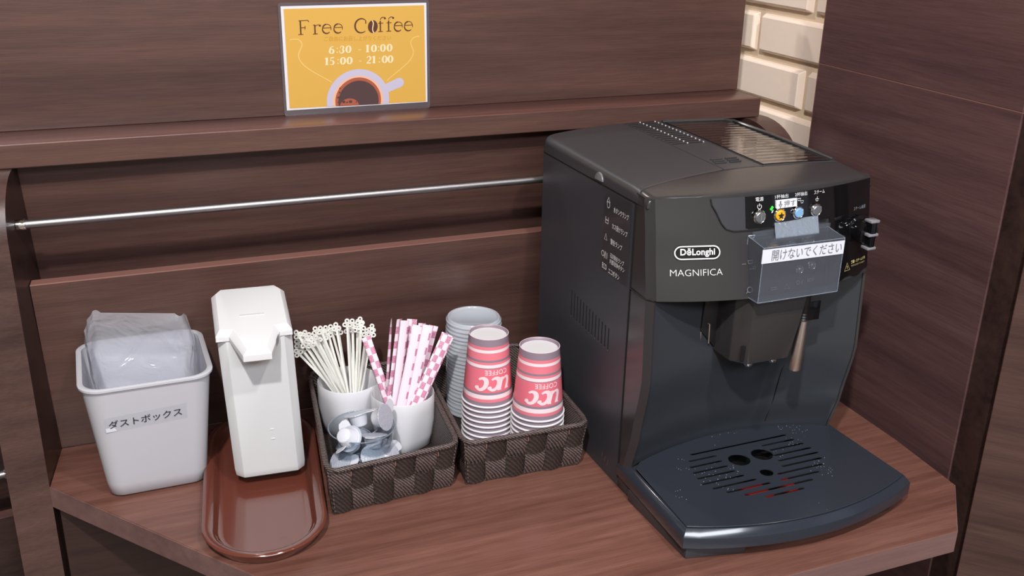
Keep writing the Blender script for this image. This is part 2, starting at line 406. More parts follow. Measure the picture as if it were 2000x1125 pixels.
def out_x(p, k): return (p[0] - k, p[1], p[2])
def out_r(p, k): r = math.hypot(p[0], p[1]); return (p[0] * (1 + k / r), p[1] * (1 + k / r), p[2])
def strokes(lines, place, mb=None, lift=out_y):
    """ribbons in a 2D artwork: lines = [(points, width)]"""
    mb = mb or MB()
    for q_, (pts, wd) in enumerate(lines):
        kq = (q_ % 8) * 3e-5
        P = [Vector(p) for p in pts]; n = len(P); cl = (P[0] - P[-1]).length < 1e-9
        ws = wd if isinstance(wd, (list, tuple)) else [wd] * n
        Lf, Rt = [], []
        for i in range(n):
            if cl: a, b = P[i - 1 if i else n - 2], P[(i + 1) if i < n - 1 else 1]
            else: a, b = P[max(i - 1, 0)], P[min(i + 1, n - 1)]
            t = (b - a).normalized(); nn = Vector((-t.y, t.x)) * ws[i] / 2
            Lf.append(lift(place(*(P[i] + nn)), kq)); Rt.append(lift(place(*(P[i] - nn)), kq))
        mb.add(Lf + Rt, [(i, i + 1, n + i + 1, n + i) for i in range(n - 1)])
    return mb
def arc(cx, cy, rx, ry, a0, a1, n=16):
    return [(cx + rx * math.cos(math.radians(a0 + (a1 - a0) * i / n)), cy + ry * math.sin(math.radians(a0 + (a1 - a0) * i / n))) for i in range(n + 1)]
def disc(cx, cy, rx, ry, place, mb, n=40, a0=0, a1=360):
    P = arc(cx, cy, rx, ry, a0, a1, n)
    if a1 - a0 == 360: P = P[:-1]
    mb.add([place(*p) for p in P], [tuple(range(len(P)))]); return mb

# ------------------------------------------------------------------ room shell
def struct(name, mb, mat, **k):
    o = mb.build(name, mat, **k); o['kind'] = 'structure'; return o
struct('floor', MB().box((-2.6, -3.0, -.80), (3.2, 2.6, -.75)), 'floor')
struct('ceiling', MB().box((-2.6, -3.0, 1.76), (3.2, 2.6, 1.80)), 'plaster')
struct('wall_rear', MB().box((-2.6, -3.05, -.75), (3.2, -3.0, 1.76)), 'plaster')
struct('wall_left', MB().box((-2.65, -3.0, -.75), (-2.6, 2.6, 1.76)), 'plaster')
struct('wall_back', MB().box((-2.6, 2.55, -.75), (3.2, 2.6, 1.76)), 'plaster')
# cream painted brick wall, seen in the slot right of the rack
wr = struct('wall_right', MB().box((.909, 1.10, -.75), (.99, 2.55, 1.76)), 'mortar')
PZ, BL = .066, .240
k = 0
for row in range(-2, 15):
    zt = .4075 + (row - 6) * PZ
    off = 1.155 if row % 2 == 0 else 1.275
    j = -1
    while off + j * BL < 2.0:
        a = off + j * BL + .005; b = a + BL - .010; j += 1
        if b < 1.11: continue
        a = max(a, 1.102)
        x0, x1, bv = .911, .900, .005
        z1, z0 = zt, zt - PZ + .009
        q = random.uniform(-.0006, .0006)
        MB().hexa([(x0, a, z0), (x0, b, z0), (x1 + q, b - bv, z0 + bv), (x1 + q, a + bv, z0 + bv),
                   (x0, a, z1), (x0, b, z1), (x1 + q, b - bv, z1 - bv), (x1 + q, a + bv, z1 - bv)]).build('brick', 'brick', wr, smooth=0, bevel=.0012, segs=1)

# ------------------------------------------------------------------ magazine rack along the back
rack = thing('magazine_rack', 'dark brown wooden magazine rack with ledge and steel rail behind the coffee counter', 'rack', (0, 0, 0))
MB().box((-1.3, 1.218, .374), (.838, 1.24, .545)).build('upper_panel', 'wood', rack, bevel=.0008, segs=1)
MB().prism3([(-1.3, 1.155, .348), (-1.3, 1.155, .374), (-1.3, 1.222, .374), (-1.3, 1.222, .348)], (2.134, 0, 0)).build('ledge', 'wood_shelf', rack, bevel=.0012, segs=2)
MB().box((-1.3, 1.1544, .3492), (.8335, 1.1556, .3728)).build('ledge_front_shade', 'wood', rack)  # darker skin, shade of the front face put into the colour
# leaning back board behind the rail
MB().hexa([(-.13, 1.247, -.0), (.86, 1.247, -.0), (.86, 1.262, -.0), (-.13, 1.262, -.0),
           (-.13, 1.178, .349), (.83, 1.178, .349), (.83, 1.193, .349), (-.13, 1.193, .349)]).build('back_board', 'wood', rack)
# lower board with its lighter top edge
MB().hexa([(-.0945, 1.177, 0.0), (.875, 1.177, 0.0), (.875, 1.190, 0.0), (-.094, 1.190, 0.0),
           (-.0975, 1.147, .2185), (.80, 1.147, .2185), (.80, 1.160, .2195), (-.096, 1.160, .2195)]).build('front_board', 'wood', rack)
MB().hexa([(-.0975, 1.1465, .2182), (.80, 1.1465, .2182), (.80, 1.1603, .2192), (-.096, 1.1603, .2192),
           (-.0975, 1.1465, .2200), (.80, 1.1465, .2200), (.80, 1.1603, .2210), (-.096, 1.1603, .2210)]).build('edge_band', 'lip', rack, bevel=.0004, segs=1)
def sx(y): return -.094 + .141 * (y - 1.177)
def divider(front, back, dx_dy, xr, th, name):
    # side profile in (y, z): rounded upper front corner
    prof = [(1.245, .3475), (1.158, .3475)] + [(1.158 - .066 * math.sin(a), .3475 - .062 * (1 - math.cos(a))) for a in [PI / 2 * i / 10 for i in range(1, 11)]] + [(1.092, -.75), (1.245, -.75)]
    inner = [(xr(y), y, z) for y, z in prof]
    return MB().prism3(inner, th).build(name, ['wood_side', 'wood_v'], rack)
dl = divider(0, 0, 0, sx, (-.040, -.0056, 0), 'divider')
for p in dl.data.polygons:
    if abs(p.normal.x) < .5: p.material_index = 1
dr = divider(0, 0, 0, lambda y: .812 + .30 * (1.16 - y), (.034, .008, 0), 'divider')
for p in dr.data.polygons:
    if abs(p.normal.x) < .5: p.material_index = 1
rail = MB().tube([(-.097, 1.135, .2925), (.815, 1.135, .2925)], .0047, 20).build('rail', 'steel', rack)
MB().tube([(-.1005, 1.135, .2925), (-.0905, 1.135, .2925)], .0060, 20).build('rail_socket', 'chrome', rail, bevel=.0006)
MB().tube([(.808, 1.135, .2925), (.818, 1.135, .2925)], .0060, 20).build('rail_socket', 'chrome', rail, bevel=.0006)

# neighbouring bay on the left, turned a few degrees toward the viewer
u = Vector((-math.cos(math.radians(8.7)), -math.sin(math.radians(8.7)), 0)); nrm = Vector((u.y, -u.x, 0))  # nrm points to the back
if nrm.y < 0: nrm = -nrm
o0 = Vector((-.148, 1.165, 0))
rk2 = thing('magazine_rack', 'dark magazine rack bay left of the divider with a low steel rail', 'rack', tuple(o0))
def slab(z0, z1, d0, d1, l0=0.0, l1=1.1, lean=0):
    a = u * l0; b = u * l1
    return [tuple(a + nrm * d0 + Vector((0, 0, z0))), tuple(b + nrm * d0 + Vector((0, 0, z0))), tuple(b + nrm * (d0 + d1) + Vector((0, 0, z0))), tuple(a + nrm * (d0 + d1) + Vector((0, 0, z0))),
            tuple(a + nrm * (d0 - lean) + Vector((0, 0, z1))), tuple(b + nrm * (d0 - lean) + Vector((0, 0, z1))), tuple(b + nrm * (d0 + d1 - lean) + Vector((0, 0, z1))), tuple(a + nrm * (d0 + d1 - lean) + Vector((0, 0, z1)))]
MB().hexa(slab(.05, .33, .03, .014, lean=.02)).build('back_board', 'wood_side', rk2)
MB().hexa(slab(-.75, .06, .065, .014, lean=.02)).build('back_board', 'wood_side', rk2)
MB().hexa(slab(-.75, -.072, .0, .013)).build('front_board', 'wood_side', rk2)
MB().hexa(slab(-.072, -.070, -.0005, .014)).build('edge_band', 'wood_shelf', rk2)
r2 = MB().tube([tuple(u * .004 + nrm * -.012 + Vector((0, 0, -.008))), tuple(u * 1.0 + nrm * -.012 + Vector((0, 0, -.008)))], .0047, 16).build('rail', 'steel', rk2)
MB().tube([tuple(u * .0 + nrm * -.012 + Vector((0, 0, -.008))), tuple(u * .010 + nrm * -.012 + Vector((0, 0, -.008)))], .0060, 16).build('rail_socket', 'chrome', r2)

# ------------------------------------------------------------------ counter
ct = thing('counter', 'reddish brown laminate counter with clipped corners under the coffee machine', 'counter', (0, 0, 0))
top = [(-.0945, 1.1765), (-.1055, 1.092), (.228, .670), (.797, .670), (.864, .743), (.872, .849), (.874, 1.1765)]
MB().prism(top, -.026, 0).build('worktop', ['counter'], ct, bevel=.0006, segs=1)
def edge_strip(p, q, nm='edge_band'):
    p, q = Vector((*p, 0)), Vector((*q, 0)); t = (q - p).normalized(); nn = Vector((t.y, -t.x, 0)) * .0008
    MB().prism3([tuple(p + Vector((0, 0, -.0262))), tuple(q + Vector((0, 0, -.0262))), tuple(q + Vector((0, 0, -.0006))), tuple(p + Vector((0, 0, -.0006)))], nn).build(nm, 'edge', ct)
edge_strip(top[1], top[2]); edge_strip(top[2], top[3]); edge_strip(top[3], top[4])
MB().box((-.10, 1.10, -.75), (.872, 1.12, -.027)).build('base_panel', 'wood_side', ct)

# ------------------------------------------------------------------ partition on the right
pt = thing('partition', 'tall dark wood grained partition to the right of the coffee machine', 'partition', (.884, .93, -.75))
def pbox(nm, a, b, mat, **k):
    off = Vector((.884, .93, -.75))
    return MB().box(tuple(Vector(a) - off), tuple(Vector(b) - off)).build(nm, mat, pt, **k)
pbox('upper_board', (.880, .768, .4275), (.8995, 1.100, .95), 'wood_y', bevel=.0006, segs=1)
pbox('lower_board', (.880, .768, -.75), (.8995, 1.100, .4265), 'wood_y', bevel=.0006, segs=1)
pbox('joint_strip', (.8799, .768, .4264), (.89, 1.100, .4276), 'lip')
pbox('edge_strip', (.8802, 1.100, -.75), (.8992, 1.1012, .95), 'lip')
pbox('gap_shade_strip', (.8822, .735, -.75), (.8990, .7678, .95), 'wood_side')  # almost flush; dark laminate paints the shade of the gap
cl = MB().box((0, 0, 0), (1.27, .021, 1.7)).build('column_cladding', 'wood_v', bevel=.0006, segs=1); cl.location = (.880, .728, -.75); cl.rotation_euler = (0, 0, -PI / 4)
tag(cl, 'angled dark wood board at the right edge, nearer than the partition', 'board')

# ------------------------------------------------------------------ sign
sg = thing('sign', 'laminated yellow sign about free coffee leaning above the ledge', 'sign', (.2015, 1.2165, .3775), 0)
SW, SH = .1775, .1255
def art(px, py, lift=.0010):
    # artwork units -> metres on the sheet (small skew of the sheet as it hangs)
    tx = (px - 165 - (py / 1050) * 95) / (1400 - (py / 1050) * 55); ty = 1 - (py - 5 + (px - 165) * .000) / (1045 - (px - 200) * .048)
    return (tx * SW, -lift, ty * SH)
MB().prism3([(x, 0, z) for x, z in rrect(SW / 2 + .0005, SH / 2 - .0008, SW / 2 + .0022, SH / 2 + .0028, .003, 3)], (0, -.0006, 0)).build('laminate_film', 'lam', sg)
MB().prism3([art(*p, .0007) for p in [(178, 20), (1558, 12), (1594, 950), (268, 1020)]], (0, -.0002, 0)).build('paper', 'paper', sg)
def clipb(px, py):
    lim = 1000 - (px - 292) * .0428
    return px, min(py, lim)
MB().add([art(*p, .0011) for p in [(205, 45), (1535, 35), (1578, 945), (292, 1000)]], [(0, 1, 2, 3)]).build('yellow_field', 'yellow', sg, smooth=0)
pic = lambda l: (lambda a, b: art(*clipb(a, b), l))
m = MB(); disc(922, 925, 295, 300, pic(.0014), m, 64); m.build('cup_saucer', 'lav', sg, smooth=0)
m = MB(); P_ = [(1150, 784), (1292, 717)] + arc(1310, 760, 46, 46, -115, 65, 12) + [(1185, 862), (1150, 872)]; m.add([art(a, b, .0012) for a, b in P_], [tuple(range(len(P_)))]); m.build('cup_handle', 'lav', sg, smooth=0)
m = MB(); disc(922, 930, 238, 240, pic(.00145), m, 64); m.build('cup_glow', 'peach', sg, smooth=0)
m = MB(); disc(922, 930, 216, 226, pic(.0016), m, 64); m.build('cup_crema', 'crema', sg, smooth=0)
m = MB(); disc(925, 935, 190, 200, pic(.00175), m, 64); m.build('cup_coffee', 'coffee', sg, smooth=0)
m = MB(); disc(840, 985, 90, 78, pic(.0019), m, 40); m.build('crema_swirl', 'crema', sg, smooth=0)
m = MB()
for a, b, r in ((745, 805, 7), (742, 848, 8), (732, 895, 11), (735, 943, 7), (785, 940, 16), (848, 938, 17), (815, 945, 9), (903, 943, 7)): disc(a, b, r, r * .8, pic(.00205), m, 12)
m.build('bubbles', 'coffee', sg, smooth=0)
def bez(P, n=14):
    out = []
    for i in range(0, len(P) - 3, 3):
        for k in range(n + (i + 3 >= len(P) - 1)):
            t = k / n; a, b, c, d = [Vector(q) for q in P[i:i + 4]]
            out.append(a * (1 - t) ** 3 + b * 3 * t * (1 - t) ** 2 + c * 3 * t * t * (1 - t) + d * t ** 3)
    return out
for P_ in ([(668, 748), (560, 680), (350, 590), (355, 480), (358, 430), (400, 400), (375, 360), (355, 325), (320, 328), (270, 335)], [(1190, 742), (1260, 660), (1440, 570), (1442, 470), (1440, 430), (1400, 400), (1415, 365), (1425, 335), (1455, 325), (1495, 320)]):
    strokes([(bez(P_), 11)], lambda a, b: art(a, b, .0013)).build('steam_line', 'lineink', sg, smooth=0)
# serif lettering drawn with thin strokes
tl, tk = 6.5, 13
def gF(x, y, s): return [([(x + 22 * s, y), (x + 12 * s, y - 128 * s)], tk), ([(x - 2, y), (x + 45 * s, y - 2)], tl), ([(x - 5, y - 130 * s), (x + 80 * s, y - 134 * s)], tl), ([(x + 80 * s, y - 134 * s), (x + 92 * s, y - 118 * s)], tl), ([(x + 18 * s, y - 64 * s), (x + 58 * s, y - 66 * s)], tl), ([(x + 58 * s, y - 48 * s), (x + 58 * s, y - 82 * s)], tl)]
def gr(x, y): return [([(x + 18, y), (x + 12, y - 84)], tk), ([(x - 2, y), (x + 42, y - 2)], tl), ([(x - 4, y - 82), (x + 14, y - 86)], tl), (arc(x + 44, y - 58, 30, 28, 200, 300, 8), tl), (arc(x + 60, y - 78, 5, 5, 0, 360, 8), 10)]
def ge(x, y): return [(arc(x + 44, y - 45, 40, 43, 200, 375, 16), [tk if 200 <= 200 + 175 * i / 16 < 260 else tl for i in range(17)]), (arc(x + 44, y - 45, 40, 43, 45, 200, 16), [tl + (tk - tl) * math.sin(PI * i / 16) for i in range(17)]), ([(x + 6, y - 52), (x + 82, y - 55)], tl)]
def gC(x, y): return [(arc(x + 62, y - 66, 60, 66, 50, 310, 26), [tl + (tk + 3 - tl) * math.sin(PI * i / 26) for i in range(27)]), ([(x + 102, y - 115), (x + 104, y - 84)], tl + 3)]
def gf(x, y): return [([(x + 22, y), (x + 18, y - 100)], tk), ([(x, y), (x + 46, y - 2)], tl), ([(x - 2, y - 78), (x + 48, y - 80)], tl), (arc(x + 44, y - 106, 27, 28, 185, 300, 10), tl), (arc(x + 62, y - 124, 5, 5, 0, 360, 8), 10)]
ln = gF(348, 288, 1) + gr(482, 284) + ge(562, 282) + ge(668, 280) + gC(868, 280) + gf(1092, 272) + gf(1172, 270) + ge(1242, 272) + ge(1342, 270)
strokes(ln, lambda a, b: art(a, b, .0013)).build('lettering', 'brownink', sg, smooth=0)
m = MB(); disc(1040, 224, 47, 60, lambda a, b: art(a, b, .0013), m); bn = m.build('coffee_bean', 'brownink', sg, smooth=0)
strokes([(bez([(1030, 166), (1065, 200), (1015, 240), (1052, 282)]), 9)], lambda a, b: art(a, b, .0015)).build('bean_crease', 'creamink', bn, smooth=0)
def art_text(body, x0, x1, y0, y1, mat, bold=0, sp=1.0):
    vs, fs, asp = text_mesh(body, bold, sp)
    MB().add([art(x0 + a * (x1 - x0), y1 + (y0 - y1) * b, .0013) for a, b in vs], fs).build('lettering', mat, sg, smooth=0, fix=False)
art_text('ご自由にお召し上がりください', 585, 1218, 308, 354, 'tanink', 0)
def dig(ch, x, y):  # bold display digits, 72 high, origin bottom left
    T = 20; o = []
    if ch == '0': o = [(arc(x + 26, y - 36, 19, 32, 0, 360, 24), [6 + 14 * abs(math.cos(2 * PI * i / 24)) for i in range(25)])]
    if ch == '1': o = [([(x + 24, y), (x + 24, y - 72)], T), ([(x + 8, y - 3), (x + 40, y - 3)], 6), ([(x + 6, y - 60), (x + 24, y - 70)], 8)]
    if ch == '6': o = [(arc(x + 26, y - 22, 18, 20, 0, 360, 20), [6 + 12 * abs(math.cos(2 * PI * i / 20)) for i in range(21)]), (bez([(x + 9, y - 22), (x + 8, y - 55), (x + 22, y - 72), (x + 42, y - 66)], 8), [16, 16, 15, 14, 12, 10, 8, 7, 6])]
    if ch == '3': o = [(arc(x + 24, y - 54, 15, 15, 150, 420, 14), [6 + 10 * max(0, math.cos(math.radians(150 + 270 * i / 14))) for i in range(15)]), (arc(x + 22, y - 20, 18, 18, -80, 210, 14)[::-1], [7 + 11 * max(0, math.cos(math.radians(210 - 290 * i / 14))) for i in range(15)])]
    if ch == '5': o = [([(x + 10, y - 68), (x + 42, y - 70)], 11), ([(x + 12, y - 68), (x + 12, y - 38)], 7), (arc(x + 22, y - 22, 18, 20, -140, 140, 14), [6 + 12 * max(0, math.cos(math.radians(-140 + 280 * i / 14))) for i in range(15)])]
    if ch == '2': o = [(bez([(x + 8, y - 52), (x + 12, y - 78), (x + 48, y - 74), (x + 42, y - 46), (x + 36, y - 30), (x + 16, y - 20), (x + 8, y - 6)], 8), [7, 8, 9, 10, 11, 13, 15, 16, 16, 15, 13, 11, 9, 8, 7, 6, 6]), ([(x + 6, y - 6), (x + 46, y - 6)], 13)]
    if ch == ':': o = [(arc(x + 8, y - 12, 3, 3, 0, 360, 8), 6), (arc(x + 8, y - 48, 3, 3, 0, 360, 8), 6)]
    if ch == '-': o = [([(x, y - 26), (x + 24, y - 26)], 6)]
    return o
ln = []
for s, xs, y0 in (('6:30-10:00', (632, 702, 728, 788, 908, 972, 1030, 1092, 1116, 1180), 474), ('15:00-21:00', (592, 640, 712, 740, 802, 916, 984, 1036, 1104, 1136, 1192), 582)):
    for ch, x in zip(s, xs): ln += dig(ch, x, y0 - (x - 600) * .022)
strokes(ln, lambda a, b: art(a, b, .0013)).build('lettering', 'creamink', sg, smooth=0)

# ------------------------------------------------------------------ coffee machine
cm = thing('coffee_machine', 'black automatic espresso coffee machine with drip tray standing on the counter', 'coffee machine', (.4934, .8753, 0), .0113)
W = .28
def lerp_tab(z, Z, V):
    if z <= Z[0]: return V[0]
    for i in range(len(Z) - 1):
        if z <= Z[i + 1]:
            t = (z - Z[i]) / (Z[i + 1] - Z[i]); t = t * t * (3 - 2 * t) * .5 + t * .5
            return V[i] + (V[i + 1] - V[i]) * t
    return V[-1]
ZE = [0, .035, .08, .15, .24, .30, .35]; VE = [-.012, -.021, -.034, -.047, -.043, -.034, -.026]
def ye(z): return lerp_tab(z, ZE, VE)
def yc(z): return -.073 + (z - .243) / .107 * .024
def yf(x, z):
    uu = abs((x - W / 2) / (W / 2)); return yc(z) + (ye(z) - yc(z)) * uu ** 2
def yw(x, z):  # concave wall of the cup bay
    uu = abs((x - W / 2) / (W / 2)); return ye(z) + .031 * (1 - uu ** 1.9)
def yback(x):
    uu = abs((x - W / 2) / (W / 2)); b = .262 - .022 * uu ** 2
    e = min(x, W - x)
    if e < .02: b -= .010 * (1 - e / .02) ** 2
    return b
# rear housing with vent slots
poly = [(0, 0), (.0085, 0), (.0085, .0125), (W - .0085, .0125), (W - .0085, 0), (W, 0)] + [(W - W * i / 20, yback(W - W * i / 20)) for i in range(0, 21)]
hz = MB().prism(poly, .0, .3365).build('housing', 'body', cm)
ct_ = MB()
for i in range(13):
    y = .1370 - i * .0080; t = i / 12
    ct_.box((-.002, y - .0014, .157 - .004 * t), (.004, y + .0014, .189 - .010 * t))
cut(hz, ct_.build('cutter', 'hole', cm))
vb = MB()
for i in range(13):
    y = .1370 - i * .0080; t = i / 12
    vb.box((.0005, y - .0014, .157 - .004 * t), (.0042, y + .0014, .189 - .010 * t))
vb.build('vent_shade_fill', 'hole', cm)  # black fill in each slot paints the shade inside
# steel bits added as glints at the lower slot ends
tp = MB()
for i in range(13):
    y = .1370 - i * .0080; t = i / 12
    tp.box((-.0003, y - .0009, .1557 - .004 * t), (.0010, y + .0009, .1570 - .004 * t))
tp.build('vent_glints', 'steel', cm)
# upper front shell
def shell(name, z0, z1, nz, mat, full=True, bevel=0):
    secs = []
    for k in range(nz + 1):
        z = z0 + (z1 - z0) * k / nz
        e = ye(z)
        pts = [(.0, -.0008, z), (-.0012, e + .008, z), (.004, e + .0005, z)]
        N = 36
        for i in range(N + 1):
            x = .0055 + (W - .011) * i / N
            pts.append((x, yf(x, z), z))
        pts += [(W - .004, e + .0005, z), (W + .0012, e + .008, z), (W, -.0008, z)]
        secs.append(pts)
    return MB().loft(secs, True, True).build(name, mat, cm, smooth=25)
fp = shell('front_panel', .2435, .3470, 12, 'smoke')
# side pillars below
def pillar(sgn):
    secs = []
    for k in range(15):
        z = .030 + (.2420 - .030) * k / 14; e = ye(z)
        P = [(.0, -.0008), (-.0012, e + .008), (.0045, e), (.0068, e + .0012), (.0068, -.0008)]
        if sgn: P = [(W - x, y) for x, y in P]
        secs.append([(x, y, z) for x, y in P])
    return MB().loft(secs).build('side_pillar', 'smoke', cm, smooth=20)
pillar(0); pillar(1)
# foot moulding where pillar meets the base
for s in (0, 1):
    X = lambda x: W - x if s else x
    MB().prism([(X(-.0005), -.001), (X(.0), -.026), (X(.022), -.030), (X(.022), -.001)][::(-1 if s else 1)], 0, .031).build('base_moulding', 'black', cm, bevel=.001)
# concave bay wall
def wallpt(i, j):
    x = .0060 + (W - .012) * i; z = .034 + .2095 * j; return (x, yw(x, z), z)
bw = MB().grid(wallpt, 48, 24).build('bay_wall', 'bay', cm, smooth=60)
# door joints and handle beside the spout
def wl(x, z, d=.0006): return (x, yw(x, z) - d, z)
MB().prism3([(.082, .004, .2425), (.190, .004, .2425), (.190, .004, .188), (.165, .004, .160), (.105, .004, .160), (.078, .004, .190)], (0, -.0265, 0)).build('spout_shade_block', 'dark', cm, bevel=.002)  # near-black block: shade and reflections beside the spout put into its colour
MB().tube([(.080, -.020, .178), (.080, -.020, .196), (.084, -.021, .2), (.089, -.022, .197), (.090, -.022, .174)], .0011, 8).build('door_handle', 'wand', cm)
MB().tube([(.203, yw(.203, z) - .0002, z) for z in (.24, .2, .16)] + [(.198, yw(.198, z) - .0002, z) for z in (.12, .08, .045)], .0005, 6).build('door_joint', 'hole', cm)
MB().box((.0, -.0006, .2408), (.0004, .0006, .3365)).build('housing_joint', 'hole', cm)
gj = MB()
gj.tube([(-.0004, -.0004, .012), (-.0004, -.0004, .338)], .0007, 6)
gj.tube([(-.0010, -.001, .2428), (-.0014, ye(.243) + .008, .2428), (.0045, ye(.243) - .0002, .2428)], .0007, 6)
gj.build('panel_joint', 'hole', cm)
# spout
sp = MB().loft([[(.112, -.066, .1640), (.1635, -.066, .1640), (.170, -.045, .1640), (.170, .0, .164), (.098, .0, .164), (.0985, -.050, .1640)],
                [(.109, -.069, .205), (.171, -.069, .205), (.177, -.045, .205), (.177, .0, .205), (.0975, .0, .205), (.0975, -.052, .205)],
                [(.1075, -.0705, .2432), (.1765, -.0705, .2432), (.18, -.045, .2432), (.18, .0, .2432), (.097, .0, .2432), (.097, -.053, .2432)]]).build('coffee_spout', 'smoke', cm, smooth=20, bevel=.0012)
MB().prism3([(.1045, -.0606, .169), (.1080, -.0638, .169), (.1075, -.0650, .186), (.1040, -.0618, .186)], (-.001, -.0012, 0)).build('spout_slot', 'hole', sp)
for x in (.119, .150):
    MB().lathe([(.0035, .1575), (.0048, .1595), (.0052, .1645)], 20, (x, -.057), True, True).build('nozzle', 'chrome', sp)
# steam wand
wd = MB().loft([[(.1775 + r * math.cos(2 * PI * i / 20) + dx, -.066 + r * math.sin(2 * PI * i / 20), z) for i in range(20)] for r, z, dx in ((.0066, .1490, -.0035), (.0069, .150, -.0035), (.0066, .168, -.0025), (.0056, .188, -.0008), (.0044, .206, .0005))]).build('steam_wand', 'wand', cm)
MB().lathe([(.0034, .205), (.0042, .2065), (.0034, .208), (.0042, .2095), (.0034, .211), (.0042, .2125), (.0036, .214), (.0050, .216), (.0055, .243)], 16, (.179, -.064), True, True).build('wand_sleeve', 'dark', wd)
MB().box((.182, -.0665, .205), (.198, -.0650, .2265)).build('wand_grip', 'smoked', wd, bevel=.0005)
# control pod
def fpt(x, z, d): return (x, yf(x, z) - d, z)
def patch(name, outline, d, mat, step=.004):
    """skin following the bowed front: outline in (x, z), cut into columns so that it bends with the panel"""
    bm = bmesh.new(); vs = [bm.verts.new((x, 0, z)) for x, z in outline]; bm.faces.new(vs)
    x = min(p[0] for p in outline) + step; xm = max(p[0] for p in outline)
    while x < xm:
        bmesh.ops.bisect_plane(bm, geom=bm.verts[:] + bm.edges[:] + bm.faces[:], plane_co=(x, 0, 0), plane_no=(1, 0, 0)); x += step * 2
    z = min(p[1] for p in outline) + .01; zm = max(p[1] for p in outline)
    while z < zm:
        bmesh.ops.bisect_plane(bm, geom=bm.verts[:] + bm.edges[:] + bm.faces[:], plane_co=(0, 0, z), plane_no=(0, 0, 1)); z += .02
    for v in bm.verts: v.co.y = yf(v.co.x, v.co.z) - d
    ex = bmesh.ops.solidify(bm, geom=bm.faces[:], thickness=.0006)
    bmesh.ops.recalc_face_normals(bm, faces=bm.faces[:])
    me = bpy.data.meshes.new(name); bm.to_mesh(me); bm.free(); me.materials.append(M[mat])
    me.polygons.foreach_set('use_smooth', [True] * len(me.polygons)); me.set_sharp_from_angle(angle=.6)
    o = bpy.data.objects.new(name, me); COL.objects.link(o); o.parent = cm; return o
crv = [(.0605, .3466), (.0615, .3405), (.066, .333), (.071, .322), (.076, .316), (.084, .3135), (.100, .3135)]
patch('control_pod', crv + [(.100, .3466)], .0012, 'black')
strokes([([Vector(p) for p in crv + [(.110, .3135), (.20, .3135)]], .0011)], lambda a, b: fpt(a, b, .0020)).build('pod_joint', 'hole', cm, smooth=0)
wave = [(.2235, .2450), (.231, .2475), (.240, .2475), (.249, .2445), (.256, .2450), (.264, .2490), (.2725, .2495)]
gl = patch('control_window', [(.0975, .3468), (.0975, .3150), (.2050, .3150), (.2050, .2450)] + wave + [(.2730, .3468)], .0014, 'gloss')
# buttons
def button(x, z, mat, r=.0068, nm='button'):
    q = MB().loft([[(x + rr * math.cos(2 * PI * i / 24), yf(x, z) - d, z + rr * math.sin(2 * PI * i / 24)) for i in range(24)] for rr, d in ((r + .0006, .001), (r + .0006, .0035), (r - .0003, .0046), (r - .0012, .0040))], True, True).build(nm, 'chrome', cm)
    return q, MB().loft([[(x + rr * math.cos(2 * PI * i / 24), yf(x, z) - d, z + rr * math.sin(2 * PI * i / 24)) for i in range(24)] for rr, d in ((r - .0013, .003), (r - .0013, .0050), (r - .002, .0056))], True, True).build('button_cap', mat, q)
b1, c1 = button(.1125, .3262, 'greybtn')
strokes([([(.1125, .3219), (.1125, .3305)], .0012)], lambda a, b: (a, yf(.1125, .3262) - .0060, b)).build('button_slot', 'greyink', b1, smooth=0)
b2, c2 = button(.1365, .3262, 'amber')
star = []
for i in range(10):
    a = PI / 2 + i * PI / 5; r = .0042 if i % 2 == 0 else .0018; star.append((.1365 + r * math.cos(a), .3262 + r * math.sin(a)))
MB().add([(x, yf(.1365, .3262) - .0062, z) for x, z in star] + [(.1365, yf(.1365, .3262) - .0062, .3262)], [(i, (i + 1) % 10, 10) for i in range(10)]).build('star_mark', 'ink', b2, smooth=0)
b3, c3 = button(.1600, .3264, 'bluebtn', .0063); b4, c4 = button(.1842, .3262, 'greybtn', .0063)
def ftext(body, x0, z0, width, height, mat='wink', bold=.01, d=.0022, name='lettering', sp=1.0):
    return letters(body, mat, cm, lambda s, t: fpt(x0 + s, z0 + t, d), width, height, bold, sp, name)
ftext('電源', .1090, .3415, .0092, .0042, bold=0); ftext('1杯抽出', .1320, .3424, .0165, .0040, bold=0); ftext('2杯抽出', .1570, .3424, .0160, .0040, bold=0); ftext('スチーム', .1825, .3420, .0150, .0038, bold=0)
icons = MB(); F = lambda a, b: fpt(a, b, .0022)
strokes([(arc(.1133, .3362, .0023, .0023, 125, 415, 16), .0006), ([(.1133, .3364), (.1133, .3394)], .0007)], F, icons)
strokes([([(.1600, .3400), (.1645, .3400), (.1635, .3380), (.161, .3380), (.160, .3400)], .0005), ([(.1640, .3375), (.1680, .3375), (.167, .3352), (.165, .3352), (.1640, .3375)], .0005),
         ([(.1840, .3370), (.1890, .3370), (.1873, .3350), (.1853, .3350), (.1840, .3370)], .0006), ([(.1865, .3375), (.1871, .3394)], .0006)], F, icons)
